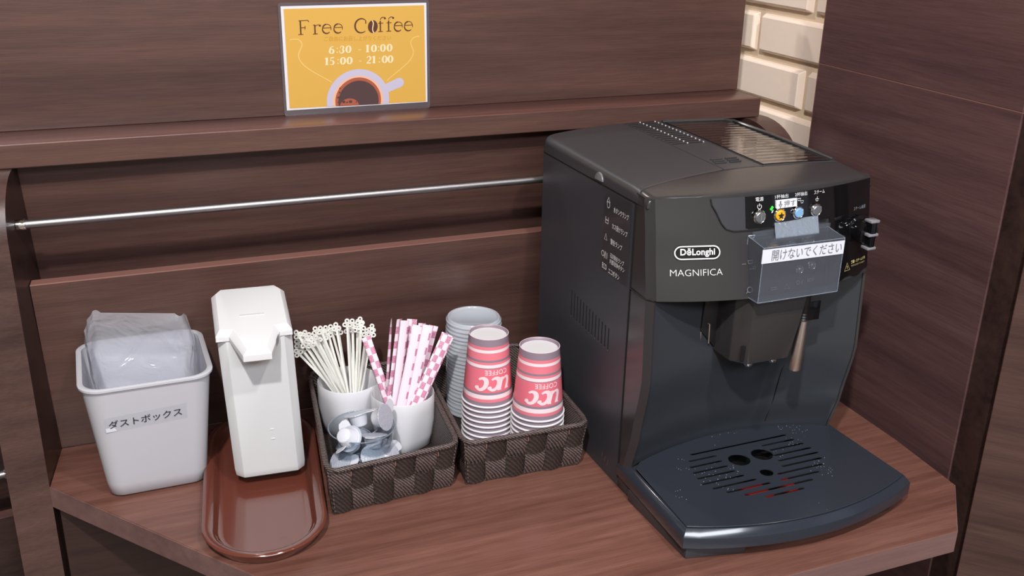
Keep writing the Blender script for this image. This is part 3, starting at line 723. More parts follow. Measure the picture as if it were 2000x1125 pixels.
# rows of small symbols at the cover box
strokes([([(.1000, .3082), (.1075, .3082), (.1055, .3055), (.1020, .3055), (.1000, .3082)], .0006)], F, icons)
icons.build('symbols', 'wink', cm, smooth=0)
ic2 = MB()
strokes([(arc(.1060, .2740 + .0015, .0015, .0015, 0, 360, 10), .0004), ([(.092, .2800), (.0965, .2800)], .0005), ([(.0985, .2830), (.104, .2830), (.103, .280), (.0995, .280), (.0985, .2830)], .0007),
         ([(.1000, .2745), (.106, .2745)], .0005), (arc(.1000, .2535, .0028, .0028, 0, 360, 12), .0006), ([(.0975, .2515), (.0960, .2500)], .0006),
         ([(.124, .2530), (.132, .2530)], .0005), ([(.124, .2510), (.132, .2510)], .0005),
         ([(.1410, .2500), (.1475, .2500), (.14425, .2555), (.1410, .2500)], .0006), (arc(.159, .2545, .002, .002, 0, 360, 10), .0005), ([(.163, .2525), (.1655, .2565)], .0005)], F, ic2)
ic2.build('symbols', 'dimink', cm, smooth=0)
ftext('ECO', .1720, .2530, .0085, .0035, 'dimink', 0)
for x, z in ((.1605, .2680), (.1775, .2700)):
    button(x, z, 'greybtn', .0042, 'menu_button')
strokes([([(.1262, .3318), (.1290, .3352)], .0026)], lambda a, b: fpt(a, b, .0024)).build('power_light', 'led', cm, smooth=0)
strokes([([(.1505, .3275), (.153, .3305), (.1550, .3290), (.1525, .3262), (.1505, .3275)], .0003)], F).build('indicator_outline', 'dimink', cm, smooth=0)
ftext('スチーム/給湯', .2430, .3165, .0210, .0040, 'dimink'); ftext('閉じる', .2390, .3020, .0100, .0042, 'dimink'); ftext('0', .2420, .2950, .0030, .0036, 'dimink')
# steam dial
kx, kz = .2515, .2960; ky = yf(kx, kz)
kn = MB().loft([[(kx + rr * math.cos(2 * PI * i / 28), ky - d, kz + rr * math.sin(2 * PI * i / 28)) for i in range(28)] for rr, d in ((.0155, .001), (.0155, .004), (.0135, .006), (.0130, .018), (.0115, .0205))]).build('steam_dial', 'gloss', cm)
dh = MB().box((kx - .0035, ky - .0270, kz - .0160), (kx + .0035, ky - .0180, kz + .0160)).build('dial_handle', 'smoked', kn, bevel=.001)
for dz, wx in ((.0150, .0058), (0, .0065), (-.0150, .0058)):
    MB().box((kx - wx, ky - .0275, kz + dz - .0016), (kx + wx, ky - .0165, kz + dz + .0016)).build('handle_rib', 'clearknob', kn, bevel=.0008)
# warning print
strokes([([(.2285, .2545), (.2375, .2545), (.2330, .2625), (.2285, .2545)], .0007), ([(.2330, .2562), (.2330, .2595)], .0008)], lambda a, b: fpt(a, b, .0024)).build('symbols', 'goldink', cm, smooth=0)
ftext('熱湯・スチーム注意', .2400, .2600, .0260, .0038, 'goldink', .03, .0024); ftext('やけどのおそれあり', .2400, .2568, .0250, .0020, 'goldink', 0, .0024)
# maker's badge and model name
def capsule(cx, cz, hx, hz, n=10): return arc(cx + hx - hz, cz, hz, hz, -90, 90, n) + arc(cx - hx + hz, cz, hz, hz, 90, 270, n)
q = capsule(.0455, .2938, .0228, .0064)
bd = patch('badge', q, .0012, 'gloss', .003)
strokes([(q + [q[0]], .0013)], lambda a, b: fpt(a, b, .0022)).build('badge_rim', 'wink', bd, smooth=0).parent = cm
letters('DēLonghi', 'wink', cm, lambda s, t: fpt(.0280 + s, .2893 + t, .0024), .0352, .0092, .030, 1.05)
letters('MAGNIFICA', 'wink', cm, lambda s, t: fpt(.0185 + s, .2700 + t, .0010), .0530, .0066, -.012, 1.0)
# push label and closed-cover label
def plate(name, x0, z0, x1, z1, d, mat, parent=cm): return MB().add([fpt(x0, z0, d), fpt(x1, z0, d), fpt(x1, z1, d), fpt(x0, z1, d)], [(0, 1, 2, 3)]).build(name, mat, parent, smooth=0)
pl = plate('push_label', .1325, .3330, .1585, .3415, .0034, 'labelp')
MB().add([fpt(.1325, .3330, .001), fpt(.1325, .3330, .0034), fpt(.1325, .3415, .0034), fpt(.1325, .3415, .001)], [(0, 1, 2, 3)]).build('label_edge', 'labelp', pl, smooth=0)
letters('押す', 'greyink', pl, lambda s, t: fpt(.1420 + s, .3340 + t, .0038), .0145, .0063)
strokes([([(.1375, .3403), (.1375, .3365)], .0018), ([(.1354, .3372), (.1375, .3342), (.1396, .3372)], .0010)], lambda a, b: fpt(a, b, .0038)).build('arrow', 'greyink', pl, smooth=0)
# acrylic cover box over the menu buttons
bx0, bx1, bz0, bz1, byf, byb = .1000, .2000, .2445, .3035, -.0860, -.058
cb = MB()
T = .0010
cb.box((bx0, byf, bz0), (bx1, byf + T, bz1)); cb.box((bx0, byf, bz0), (bx0 + T, byb, bz1 + .002)); cb.box((bx1 - T, byf, bz0), (bx1, byb, bz1 + .002))
cb.hexa([(bx0, byf, bz1 - T), (bx1, byf, bz1 - T), (bx1, byb, bz1 + .004 - T), (bx0, byb, bz1 + .004 - T), (bx0, byf, bz1), (bx1, byf, bz1), (bx1, byb, bz1 + .004), (bx0, byb, bz1 + .004)])
cb.box((bx0, byf, bz0 - T), (bx1, byb + .004, bz0))
cv = cb.build('cover_box', 'acrylic', cm, smooth=0)
eg = MB()
for a, b in (((bx0, byf, bz0), (bx0, byf, bz1)), ((bx1, byf, bz0), (bx1, byf, bz1)), ((bx0, byf, bz1), (bx1, byf, bz1)), ((bx0, byf, bz0), (bx1, byf, bz0)), ((bx0, byf, bz1), (bx0, byb, bz1 + .004)), ((bx1, byf, bz1), (bx1, byb, bz1 + .004)), ((bx0, byf, bz0), (bx0, byb, bz0)), ((bx0, byb, bz0), (bx0, byb, bz1 + .004))):
    eg.tube([a, b], .0005, 5)
eg.build('cover_edges', 'tape', cv)
MB().box((.1040, -.0605, .3070), (.2010, -.0590, .3120)).build('cover_hinge', 'acrylic', cv)
MB().hexa([(.1265, -.0690, .3052), (.1805, -.0690, .3052), (.1805, -.0684, .3056), (.1265, -.0684, .3056), (.1320, -.0560, .3200), (.1870, -.0560, .3200), (.1870, -.0554, .3200), (.1320, -.0554, .3200)]).build('adhesive_tape', 'tape', cv)
nl = MB().hexa([(.0985, byf - .0006, .2872), (.2002, byf - .0006, .2865), (.2002, byf, .2865), (.0985, byf, .2872), (.0985, byf - .0006, .3020), (.2002, byf - .0006, .3010), (.2002, byf, .3010), (.0985, byf, .3020)]).build('notice_label', 'labelp', cv)
letters('開けないでください', 'greyink', nl, lambda s, t: (.1100 + s, byf - .0010, .2892 + t - s * .008), .0870, .0112, .0)
# top: front cap, bean lid, cup warmer
def crown(x, y):
    uu = abs((x - W / 2) / (W / 2)); z = .3545 - .0035 * uu ** 2 + .003 * min(1, max(0, y / .2))
    yy = yf(x, .348)
    if y < .02: z -= .0045 * ((.02 - y) / (.02 - yy)) ** 2
    return z
def seam(x):
    x = max(0.0, x)
    if x < .125: t = x / .125; return -.006 + .032 * t ** .75
    return .026
def ytopf(x): return yf(min(max(x, .004), W - .004), .347) + .003
def top_piece(name, x0, x1, ya, yb, mat, nx=30, ny=24, lift=0, edge=(1, 1, 1, 1), rad=.006):
    P = []
    for j in range(ny + 1):
        for i in range(nx + 1):
            fx, fy = i / nx, j / ny
            gx = .5 - .5 * math.cos(PI * fx); gy = .5 - .5 * math.cos(PI * fy)
            x = x0 + (x1 - x0) * gx; y = ya(x) + (yb(x) - ya(x)) * gy
            z = crown(x, y) + lift
            for on, dd in ((edge[0], x - x0), (edge[1], x1 - x), (edge[2], y - ya(x)), (edge[3], yb(x) - y)):
                r = rad * on
                if r and dd < r: z -= r * (1 - math.sqrt(max(0, 1 - (1 - dd / r) ** 2)))
            P.append((x, y, z))
    n = nx + 1; fs = [(j * n + i, j * n + i + 1, (j + 1) * n + i + 1, (j + 1) * n + i) for j in range(ny) for i in range(nx)]
    mb = MB().add(P, fs)
    ring = [(i, 0) for i in range(nx)] + [(nx, j) for j in range(ny)] + [(i, ny) for i in range(nx, 0, -1)] + [(0, j) for j in range(ny, 0, -1)]
    top_ = [P[j * n + i] for i, j in ring]; bot = [(x, y, .3365) for x, y, z in top_]
    mb.loft([top_, bot], False, True)
    return mb.build(name, mat, cm, smooth=40)
MB().prism([(.002, ytopf(.0) + .006), (W / 2, ytopf(W / 2) + .006), (W - .002, ytopf(W) + .006)] + [(W - .003 - (W - .006) * i / 20, yback(W - .003 - (W - .006) * i / 20) - .003) for i in range(21)], .330, .3445).build('lid_base', 'hole', cm)
top_piece('front_cap', -.0010, W + .001, ytopf, lambda x: seam(x) - .0005, 'smoke', 40, 12, edge=(.9, 1.2, .32, .08), rad=.009)
top_piece('bean_lid', -.0010, .1205, lambda x: seam(x) + .0005, yback, 'black', 24, 30, edge=(1, .06, .06, 1), rad=.008)
cw = top_piece('cup_warmer', .1215, W + .001, lambda x: seam(x) + .0005, yback, 'black', 40, 40, edge=(.06, 1.2, .06, 1), rad=.009)
sl = MB()
for i in range(14):
    y = .138 + .0088 * i
    for x0 in (.1235, .1455):
        sl.box((x0, y - .0010, crown(x0, y) - .0004), (x0 + .0195, y + .0010, crown(x0, y) + .0003))
sl.build('vent_slots', 'hole', cw)['kind'] = 'stuff'
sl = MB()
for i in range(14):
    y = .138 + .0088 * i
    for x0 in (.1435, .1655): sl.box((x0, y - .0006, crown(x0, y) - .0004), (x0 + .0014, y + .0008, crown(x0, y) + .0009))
sl.build('vent_tip_glints', 'white', cw)['kind'] = 'stuff'  # white bumps stand in for highlights at the slot ends
sl = MB()
for i in range(3):
    y = .048 + .0075 * i
    for x0 in (.1240, .1430): sl.tube([(x0 + i * .002, y, crown(x0, y) + .0004), (x0 + .015 + i * .002, y, crown(x0, y) + .0004)], .0010, 8)
sl.build('grip_ribs', 'smoke', cw)
# glossy water tank lid with a raised rim
def tk_pt(i, j, up=.0008):
    x = .1750 + .0920 * i; y = .0300 + (.222) * j; return (x, y, crown(x, y) + up)
MB().grid(tk_pt, 20, 30).build('tank_lid', 'wavy', cw)
MB().tube([(.172, .2440, crown(.172, .244) + .0012), (.262, .2400, crown(.262, .24) + .0016), (.2715, .230, crown(.2715, .23) + .0018), (.2725, .15, crown(.272, .15) + .0018), (.2720, .032, crown(.272, .03) + .0006)], .0022, 8).build('rim_bead', 'smoke', cw)
MB().tube([(.1725, .027, crown(.17, .027) + .0002), (.1725, .244, crown(.17, .24) + .0002)], .0006, 6).build('lid_joint', 'hole', cw)
# grommet at the lid seam
MB().loft([[(-.0005 - d, .080 + rr * math.cos(PI * i / 12), .3395 + rr * math.sin(PI * i / 12) * .9) for i in range(13)] for rr, d in ((.0095, 0), (.0088, .0018), (.0055, .0026))]).build('lid_catch', 'greyplastic', cm)
MB().box((-.0006, .0, .3352), (.0006, .225, .3366)).build('lid_joint', 'hole', cm)
# clear sticker on the side with white notes
st = MB().prism3([(-.0004, .0665, .334), (-.0004, .0085, .333), (-.0004, .0080, .2415), (-.0004, .0700, .2440)], (-.0004, 0, 0)).build('side_sticker', 'film', cm)
def stext(body, y0, z0, wd, ht=.0065): return letters(body, 'wink', st, lambda s, t: (-.0011, y0 - s, z0 + t), wd, ht, .01)
stext('水タンクランプ', .0440, .3130, .0330); stext('カス受けランプ', .0455, .2945, .0340); stext('警告ランプ', .0470, .2765, .0260)
stext('石灰除去ランプ', .0460, .2612, .0310, .0058); stext('内部洗浄ボタン', .0460, .2545, .0330, .0058); stext('エコボタン', .0480, .2425, .0250); stext('ECO', .0630, .2440, .0105)
sy = MB(); G = lambda a, b: (-.0011, a, b)
strokes([([(.0600, .3200), (.0560, .3265), (.0530, .3205)], .0009), (arc(.0560, .3180, .003, .0035, 0, 360, 10), .0007), ([(.0605, .3040), (.0605, .2970), (.0545, .2970), (.0545, .3040)], .0009), ([(.0605, .3005), (.0545, .3005)], .0009),
         ([(.0610, .2780), (.0550, .2780), (.0580, .2850), (.0610, .2780)], .0009), (arc(.0625, .2610, .003, .003, 0, 360, 12), .0008), ([(.0590, .2565), (.0570, .2650)], .0008), ([(.0555, .2570), (.0555, .2640)], .0008), ([(.0530, .2570), (.0530, .2640)], .0008)], G, sy, out_x)
sy.build('symbols', 'wink', st, smooth=0)

# drip tray
def tray_outline(inset, n=24):
    i = inset
    pts = [(-.002 + i, .0 - i * 0)]
    pts += [(-.006 + i, -.149 + i * .9)]
    for k in range(1, n):
        t = k / n; x = -.004 + i + (W + .008 - 2 * i) * t; uu = (t - .5) * 2; pts.append((x, -.180 + i + .029 * uu * uu))
    pts += [(W + .006 - i, -.149 + i * .9), (W + .002 - i, .0)]
    return pts
o_, i_ = tray_outline(0), tray_outline(.0055)
inn = tray_outline(.009)
dt = MB().loft([[(x, y, .0135) for x, y in tray_outline(.003)], [(x, y, .0160) for x, y in o_], [(x, y, .0285) for x, y in o_], [(x, y, .0360) for x, y in i_], [(x, y, .0355) for x, y in inn], [(x, y, .018) for x, y in inn]]).build('drip_tray', 'trayrim', cm, smooth=25, bevel=.0006, segs=1)
MB().prism([(-.0035, -.030), (.0, -.1470), (.064, -.1600), (.064, -.030)], 0, .0150).build('tray_foot', 'black', dt, bevel=.002)
MB().prism([(.204, -.030), (.204, -.1610), (.262, -.1500), (.262, -.030)], 0, .0150).build('tray_foot', 'black', dt, bevel=.002)
pl_out = tray_outline(.0068)[1:-1]
back = [(.273, -.0255)] + [(x, yw(x, .036) - .0022) for x in [.262 - .244 * k / 16 for k in range(17)]] + [(.007, -.0265)]
gp = MB().prism(pl_out + back, .0360, .0372).build('grid_plate', 'traytop', dt, bevel=.0005, segs=1)
ctm = MB()
def slot(x0, y0, x1, y1, r=.0021):
    a = Vector((x0, y0)); b = Vector((x1, y1)); t = (b - a).normalized(); ang = math.atan2(t.y, t.x)
    P = [(b.x + r * math.cos(ang - PI / 2 + PI * i / 6), b.y + r * math.sin(ang - PI / 2 + PI * i / 6)) for i in range(7)] + [(a.x + r * math.cos(ang + PI / 2 + PI * i / 6), a.y + r * math.sin(ang + PI / 2 + PI * i / 6)) for i in range(7)]
    ctm.prism(P, .030, .040)
for s in ((.081, -.0235, .209, -.0235), (.072, -.0355, .104, -.0355), (.066, -.047, .104, -.047), (.063, -.0585, .104, -.0585), (.061, -.070, .106, -.070), (.060, -.0815, .110, -.0815), (.066, -.093, .118, -.093), (.076, -.1045, .128, -.1045), (.091, -.1155, .176, -.1155), (.110, -.1265, .156, -.1265),
          (.170, -.0355, .211, -.0355), (.173, -.047, .216, -.047), (.170, -.0585, .218, -.0585), (.168, -.070, .219, -.070), (.164, -.0815, .215, -.0815), (.150, -.093, .207, -.093), (.146, -.1045, .193, -.1045)):
    slot(*s)
for x, y, r in ((.1255, -.0525, .0125), (.1570, -.0515, .0125), (.1385, -.0860, .0075)):
    ctm.prism([(x + r * math.cos(2 * PI * i / 28), y + r * math.sin(2 * PI * i / 28)) for i in range(28)], .030, .040)
cut(gp, ctm.build('cutter', 'hole', dt))
MB().box((.012, -.145, .0175), (.268, -.02, .0195)).build('tray_basin', 'hole', dt)
MB().box((.098, -.122, .021), (.126, -.092, .0325)).build('level_float', 'red', dt, bevel=.003)
MB().box((.146, -.118, .021), (.160, -.090, .0325)).build('level_float', 'red', dt, bevel=.003)
# power lead clip marks at the rear foot are only scuffs
sc = MB(); 
for a, b, c, d in ((.040, .016, .037, .024), (.032, .014, .030, .022), (.026, .012, .023, .021)): strokes([([(a, b), (c, d)], .0008)], lambda p, q: (-.0004, p, q), sc, out_x)
sc.build('scuffs', 'lip', cm, smooth=0)

# ------------------------------------------------------------------ waste bin, liner
bin_x, bin_y = .0080, 1.0755
bn_ = thing('waste_bin', 'frosted white plastic waste bin with a Japanese label on the counter', 'bin', (bin_x, bin_y, 0), .01)
def bring(t, inset=0, dz=0):
    hx = .0520 + (.0650 - .0520) * t - inset; hy = .0340 + (.0640 - .0340) * t - inset; cy = .0 + .003 * t
    r = .016 + .006 * t
    return [(x, y, .143 * t + dz) for x, y in rrect(0, cy, hx, hy, r - inset * .5, 8)]
MB().loft([bring(0, .004, .0), bring(.0, .0, .003)] + [bring(k / 8) for k in range(1, 9)] + [bring(1, -.0028, .0005), bring(1, -.003, .003), bring(1, -.001, .0042), bring(1, .0025, .003)] + [bring(k / 8, .0022) for k in range(8, 0, -1)] + [bring(0.02, .0030)], True, True).build('body', 'frost', bn_, smooth=50)
yfb = lambda z: -(.0340 + .030 * z / .143) + .003 * z / .143
pp = lambda s, t, d=.0005: (-.047 + s, yfb(.094 + t + s * .05) - d, .094 + t + s * .05)
MB().add([pp(0, -.003), pp(.083, -.003), pp(.083, .0165), pp(0, .0165)], [(0, 1, 2, 3)])  .build('label_tape', 'cleartape', bn_, smooth=0)
letters('ダストボックス', 'ink', bn_, lambda s, t: pp(.004 + s, .0015 + t, .0009), .074, .0100, .005)
MB().add([pp(.001, -.0025, .0007), pp(.012, -.0025, .0007), pp(.009, .003, .0007), pp(.001, .003, .0007)], [(0, 1, 2, 3)]).build('peeled_corner', 'labelp', bn_, smooth=0)
# liner
lb = MB(); rings = []
NA = 96
base = rrect(0, .003, .060, .0575, .018, 23)
for k in range(25):
    t = k / 24; ring = []
    for i, (x, y) in enumerate(base[:NA]):
        a = math.atan2(y, x)
        back_ = max(0, math.sin(a + .25)); left = max(0, -math.cos(a))
        topz = .128 + .055 * back_ ** .7 + .022 * left + .012 * noise.noise(Vector((math.cos(a) * 3, math.sin(a) * 3, 1.7))) + .006 * noise.noise(Vector((math.cos(a) * 9, math.sin(a) * 9, 4.1)))
        if math.cos(a) > .75: topz -= .02
        z = .012 + (topz - .012) * t
        s = .76 + .19 * (z / .143) if z < .143 else .95 - .04 * (z - .143) / .04
        sy_ = s if z >= .143 else (.0295 + .0265 * z / .143) / .0590
        nz = (.5 - abs(noise.noise(Vector((x * 34, y * 34, z * 22))) * 2)) * .0045 + (.5 - abs(noise.noise(Vector((x * 80, y * 80, z * 60))) * 2)) * .0022
        rr = math.hypot(x, y)
        fold = -.010 * max(0, math.cos(a - 4.4)) * t
        nz *= min(1, t * 1.6); ring.append((x * (s + nz / rr + fold / rr), y * (sy_ + nz / rr + fold / rr) - .001, z))
    rings.append(ring)
lb.loft(rings, True, False)
bag = lb.build('bin_liner', 'bag', None, smooth=80); bag.location = (bin_x, bin_y, 0)
tag(bag, 'crumpled clear plastic bag lining the waste bin', 'bag')

# ------------------------------------------------------------------ oval serving tray
tr = thing('serving_tray', 'long oval brown lacquered tray under the white dispenser', 'tray', (.1170, 1.0105, 0), math.radians(-7.5))
def oval(hx, hy, z, n=20):
    # stadium with full round ends
    P = []
    for i in range(n + 1): a = PI * i / n; P.append((hx * math.cos(a), (hy - hx) + hx * math.sin(a), z))
    for i in range(n + 1): a = PI + PI * i / n; P.append((hx * math.cos(a), -(hy - hx) + hx * math.sin(a), z))
    return P
HX, HY = .0640, .1520
prof = [(-.010, .0), (-.008, .0015), (-.001, .0125), (0, .0142), (-.0008, .0156), (-.003, .0160), (-.008, .0150), (-.0125, .0120), (-.0150, .0065), (-.018, .0045), (-.022, .0040)]
MB().loft([oval(HX + d, HY + d, z) for d, z in prof], True, True).build('tray_body', 'browntray', tr, smooth=60)

# ------------------------------------------------------------------ sanitiser dispenser
dp = thing('soap_dispenser', 'tall white automatic hand sanitiser dispenser standing on the brown tray', 'dispenser', (.1265, 1.006, .0125), math.radians(-4))
DW, DD = .0385, .078
lean = -.0070
def dsec(z, hx, yf0, ch, yb=DD):
    k = lean * z / .19
    return [(k - hx + ch, yf0, z), (k + hx - ch, yf0, z), (k + hx, yf0 + ch, z), (k + hx, yb - ch, z), (k + hx - ch, yb, z), (k - hx + ch, yb, z), (k - hx, yb - ch, z), (k - hx, yf0 + ch, z)]
MB().loft([dsec(0, .0355, .006, .008), dsec(.0045, .0355, .006, .008)]).build('base', 'dark', dp)
MB().loft([dsec(.0045, .0375, .0, .008), dsec(.012, .0385, -.001, .009), dsec(.173, .0388, -.004, .009)]).build('body', 'white2', dp, smooth=20, bevel=.0008)
# head with a sloping top and the projecting nose
zt_ = lambda y: .1850 + .21 * (y + .004)
kx_ = lean
def hp(x, y, z): return (kx_ + x, y, z)
top = [(-.0395, -.004), (-.0260, -.0055), (-.0148, -.0430), (.0140, -.0430), (.0260, -.0055), (.0395, -.004), (.0395, .070), (.0335, .078), (-.0335, .078), (-.0395, .070)]
def inset_(P, d):
    cx, cy = 0, .02; return [(x - math.copysign(min(abs(x), d), x), y + (d if y < cy else -d) * .8) for x, y in P]
zb = lambda x, y: .1745 if y > -.02 else .1640
MB().loft([[hp(x, y, .1735 if y > -.02 else .1652) for x, y in top], [hp(x, y, zt_(y) - (.006 if y > -.02 else .0045)) for x, y in top], [hp(x, y, zt_(y)) for x, y in inset_(top, .0048)]]).build('head', 'white', dp, smooth=15, bevel=.0005, segs=2)
MB().prism3([hp(-.0118, -.040, .1650), hp(.0112, -.040, .1650), hp(.020, -.006, .1735), hp(-.020, -.006, .1735)], (0, 0, -.0015)).build('nose_underside', 'white2', dp)
MB().box(hp(-.0395, -.0050, .1738), hp(.0395, .0775, .1742)).build('head_seam', 'white2', dp)
MB().lathe([(.0038, .1605), (.0045, .1625), (.0045, .1660)], 16, (kx_ + .0, -.030), True, True).build('nozzle', 'cream', dp)
MB().box(hp(-.013, .020, zt_(.020) - .0005), hp(.013, .0225, zt_(.0225) + .0002)).build('catch_line', 'white2', dp)
MB().hexa([hp(.0205, -.024, .1705), hp(.0208, -.0240, .1705), hp(.0240, -.0130, .1715), hp(.0236, -.0130, .1715), hp(.0205, -.024, .1785), hp(.0208, -.024, .1785), hp(.0240, -.013, .1795), hp(.0236, -.013, .1795)]).build('indicator', 'dimink', dp)
for z in (.062, .050):
    MB().box((lean * z / .19 + .0040, -.0024 - z * .004, z), (lean * z / .19 + .0080, -.0018, z + .0003)).build('level_mark', 'white2', dp)

# ------------------------------------------------------------------ woven baskets
def basket(name, label, R, H=.060):
    """R: rim corners FL, FR, BR, BL in world; walls woven of wide strips"""
    org = Vector((R[0][0], R[0][1], 0))
    t = thing(name, label, 'basket', tuple(org))
    P = [Vector((x, y, 0)) - org for x, y in R]; c = sum(P, Vector()) / 4
    ins = [.0085, .0085, .005, .005]
    B = []
    for i, p in enumerate(P):
        d = (c - p).normalized(); B.append(p + Vector((math.copysign(.005, d.x), math.copysign(.010 if i < 2 else .004, d.y), 0)))
    up = Vector((0, 0, 1))
    for i in range(4):
        a, b = P[i], P[(i + 1) % 4]; a0, b0 = B[i], B[(i + 1) % 4]
        L = (b - a).length; n = 6 if L < .19 else 9
        nn = Vector(((b - a).y, -(b - a).x, 0)).normalized()
        # liner wall
        MB().hexa([tuple(a0 - nn * .0022 + up * .001), tuple(b0 - nn * .0022 + up * .001), tuple(b0 - nn * .0034 + up * .001), tuple(a0 - nn * .0034 + up * .001),
                   tuple(a - nn * .0022 + up * (H - .002)), tuple(b - nn * .0022 + up * (H - .002)), tuple(b - nn * .0034 + up * (H - .002)), tuple(a - nn * .0034 + up * (H - .002))]).build('lining', 'weave', t)
        for r in range(2):
            for k in range(n):
                h0, h1 = (.0008 + r * H * .49), (.0008 + r * H * .49 + H * .50)
                def pt(s, h, d):
                    f = h / H; q0 = a0.lerp(a, f); q1 = b0.lerp(b, f); return q0.lerp(q1, s) + nn * d + up * h
                s0, s1 = k / n, (k + 1) / n
                odd = (k + r + i) % 2
                mb = MB(); rows = []
                for jj in range(4):
                    hh = h0 + (h1 - h0) * jj / 3
                    row = []
                    for ii in range(5):
                        s = s0 + (s1 - s0) * ii / 4
                        # vertical strips bulge across height, horizontal ones across width
                        bul = (math.sin(PI * jj / 3) if odd else math.sin(PI * ii / 4))
                        row.append(tuple(pt(s, hh, -.0018 + .0030 * bul)))
                    rows.append(row)
                mb.loft(rows, False, False, False)
                mb.build('woven_strip', 'weave' if odd else 'weave2', t, smooth=70)
    path = []
    for i in range(4):
        a, b = P[i], P[(i + 1) % 4]; n = 14
        for k in range(n): path.append(a.lerp(b, k / n))
    path = [q + up * H for q in path]
    pr = []
    for i in range(len(path)): pr.append((path[i - 1] + path[i] * 2 + path[(i + 1) % len(path)]) / 4)
    MB().tube(pr, .0030, 10, closed=True).build('rim', 'weave', t, smooth=60)
    MB().prism([(p.x, p.y) for p in [q.lerp(c, .01) for q in B]], .0006, .0022).build('base', 'weave2', t)
    for k in range(1, 6, 2):
        q = P[0].lerp(P[1], k / 6) + Vector((0, -.0012, H - .006)); MB().box(tuple(q - Vector((.0006, .0006, .003))), tuple(q + Vector((.0006, .0004, .002)))).build('lacing', 'lip', t)
    return t
basket('basket', 'dark brown woven basket of cups, stirrers and sugar sticks left of the paper cups', [(.1725, .918), (.3205, .928), (.3390, 1.150), (.2010, 1.158)])
basket('basket', 'dark brown woven basket holding the paper cup stacks beside the coffee machine', [(.3265, .925), (.4765, .921), (.4860, 1.150), (.3450, 1.152)])

# ------------------------------------------------------------------ ceramic cups
def sq_ring(r, z, e, n=48, rot=.35):
    P = []
    for i in range(n):
        a = 2 * PI * i / n; c, s = math.cos(a), math.sin(a)
        rr = r / (abs(c) ** e + abs(s) ** e) ** (1 / e)
        P.append((rr * math.cos(a + rot), rr * math.sin(a + rot), z))
    return P
def ceramic(label, loc, rot):
    t = thing('ceramic_cup', label, 'cup', loc, rot)
    out = [(.0235, 0, 5), (.0258, .002, 5), (.0296, .018, 4.2), (.0340, .038, 3.0), (.0362, .056, 2.3), (.0368, .0695, 2.15), (.0362, .0710, 2.15), (.0350, .0700, 2.15), (.0338, .050, 2.3), (.0300, .030, 2.6), (.0250, .008, 3), (.0, .006, 2)]
    rings = [sq_ring(r, z, e) for r, z, e in out[:-1]]
    MB().loft(rings, True, True).build('cup_body', 'ceramic', t, smooth=60)
    return t
ceramic('white ceramic cup holding stirrers at the back of the left basket', (.2375, 1.098, .0025), .1)
ceramic('white ceramic cup holding pink sugar sticks right of the glass', (.2905, 1.0450, .0025), .1)

# stirrers
ONES = ['first', 'second', 'third', 'fourth', 'fifth', 'sixth', 'seventh', 'eighth', 'ninth', 'tenth', 'eleventh', 'twelfth', 'thirteenth', 'fourteenth', 'fifteenth', 'sixteenth', 'seventeenth', 'eighteenth', 'nineteenth']
def ordw(k):
    k += 1
    if k < 20: return ONES[k - 1]
    if k % 10 == 0: return {20: 'twentieth', 30: 'thirtieth'}[k]
    return {2: 'twenty-', 3: 'thirty-'}[k // 10] + ONES[k % 10 - 1]
stp = thing('stirrer', 'x', 'stirrer', (0, 0, 0)); SL = .118
MB().loft([[(-.0011, -.0007, 0), (.0011, -.0007, 0), (.0011, .0007, 0), (-.0011, .0007, 0)], [(-.0014, -.0007, SL - .006), (.0014, -.0007, SL - .006), (.0014, .0007, SL - .006), (-.0014, .0007, SL - .006)]]).build('shaft', 'stir', stp)
hd = MB()
for cx, cz in ((-.0029, 0), (.0029, 0), (0, .0048)):
    ring = []
    for i in range(13):
        a = 2 * PI * i / 12; ring.append([(cx + rr * math.cos(a), yy, SL - .004 + cz + rr * math.sin(a)) for rr, yy in ((.0013, -.0008), (.0030, -.0008), (.0030, .0008), (.0013, .0008))])
    hd.loft(ring, False, False)
hd.build('clover_head', 'stir', stp, smooth=60)
kids(stp)
heads = [(0.1777, 1.0933, 0.1457), (0.1794, 1.104, 0.1291), (0.1773, 1.0979, 0.1201), (0.1838, 1.1061, 0.1355), (0.1902, 1.1069, 0.1382), (0.1888, 1.0873, 0.1401), (0.1946, 1.0855, 0.1426), (0.2038, 1.1143, 0.1377), (0.2008, 1.0941, 0.1354), (0.206, 1.0932, 0.1469), (0.2172, 1.1198, 0.1348), (0.2095, 1.1015, 0.1337), (0.2223, 1.1143, 0.1377), (0.2261, 1.1017, 0.145), (0.2295, 1.1074, 0.1368), (0.2373, 1.0903, 0.1528), (0.2419, 1.1072, 0.1372), (0.249, 1.1154, 0.1409), (0.2466, 1.1033, 0.1395), (0.2576, 1.1109, 0.1442), (0.2586, 1.1085, 0.1383), (0.2595, 1.0872, 0.1382), (0.2719, 1.1115, 0.1325), (0.2702, 1.1057, 0.1289), (0.1852, 1.0955, 0.1319), (0.1906, 1.0861, 0.1338), (0.2009, 1.1153, 0.1251), (0.206, 1.1015, 0.1355), (0.2175, 1.1102, 0.1328), (0.1857, 1.1158, 0.115), (0.1813, 1.11, 0.1204), (0.2564, 1.1172, 0.1386)]
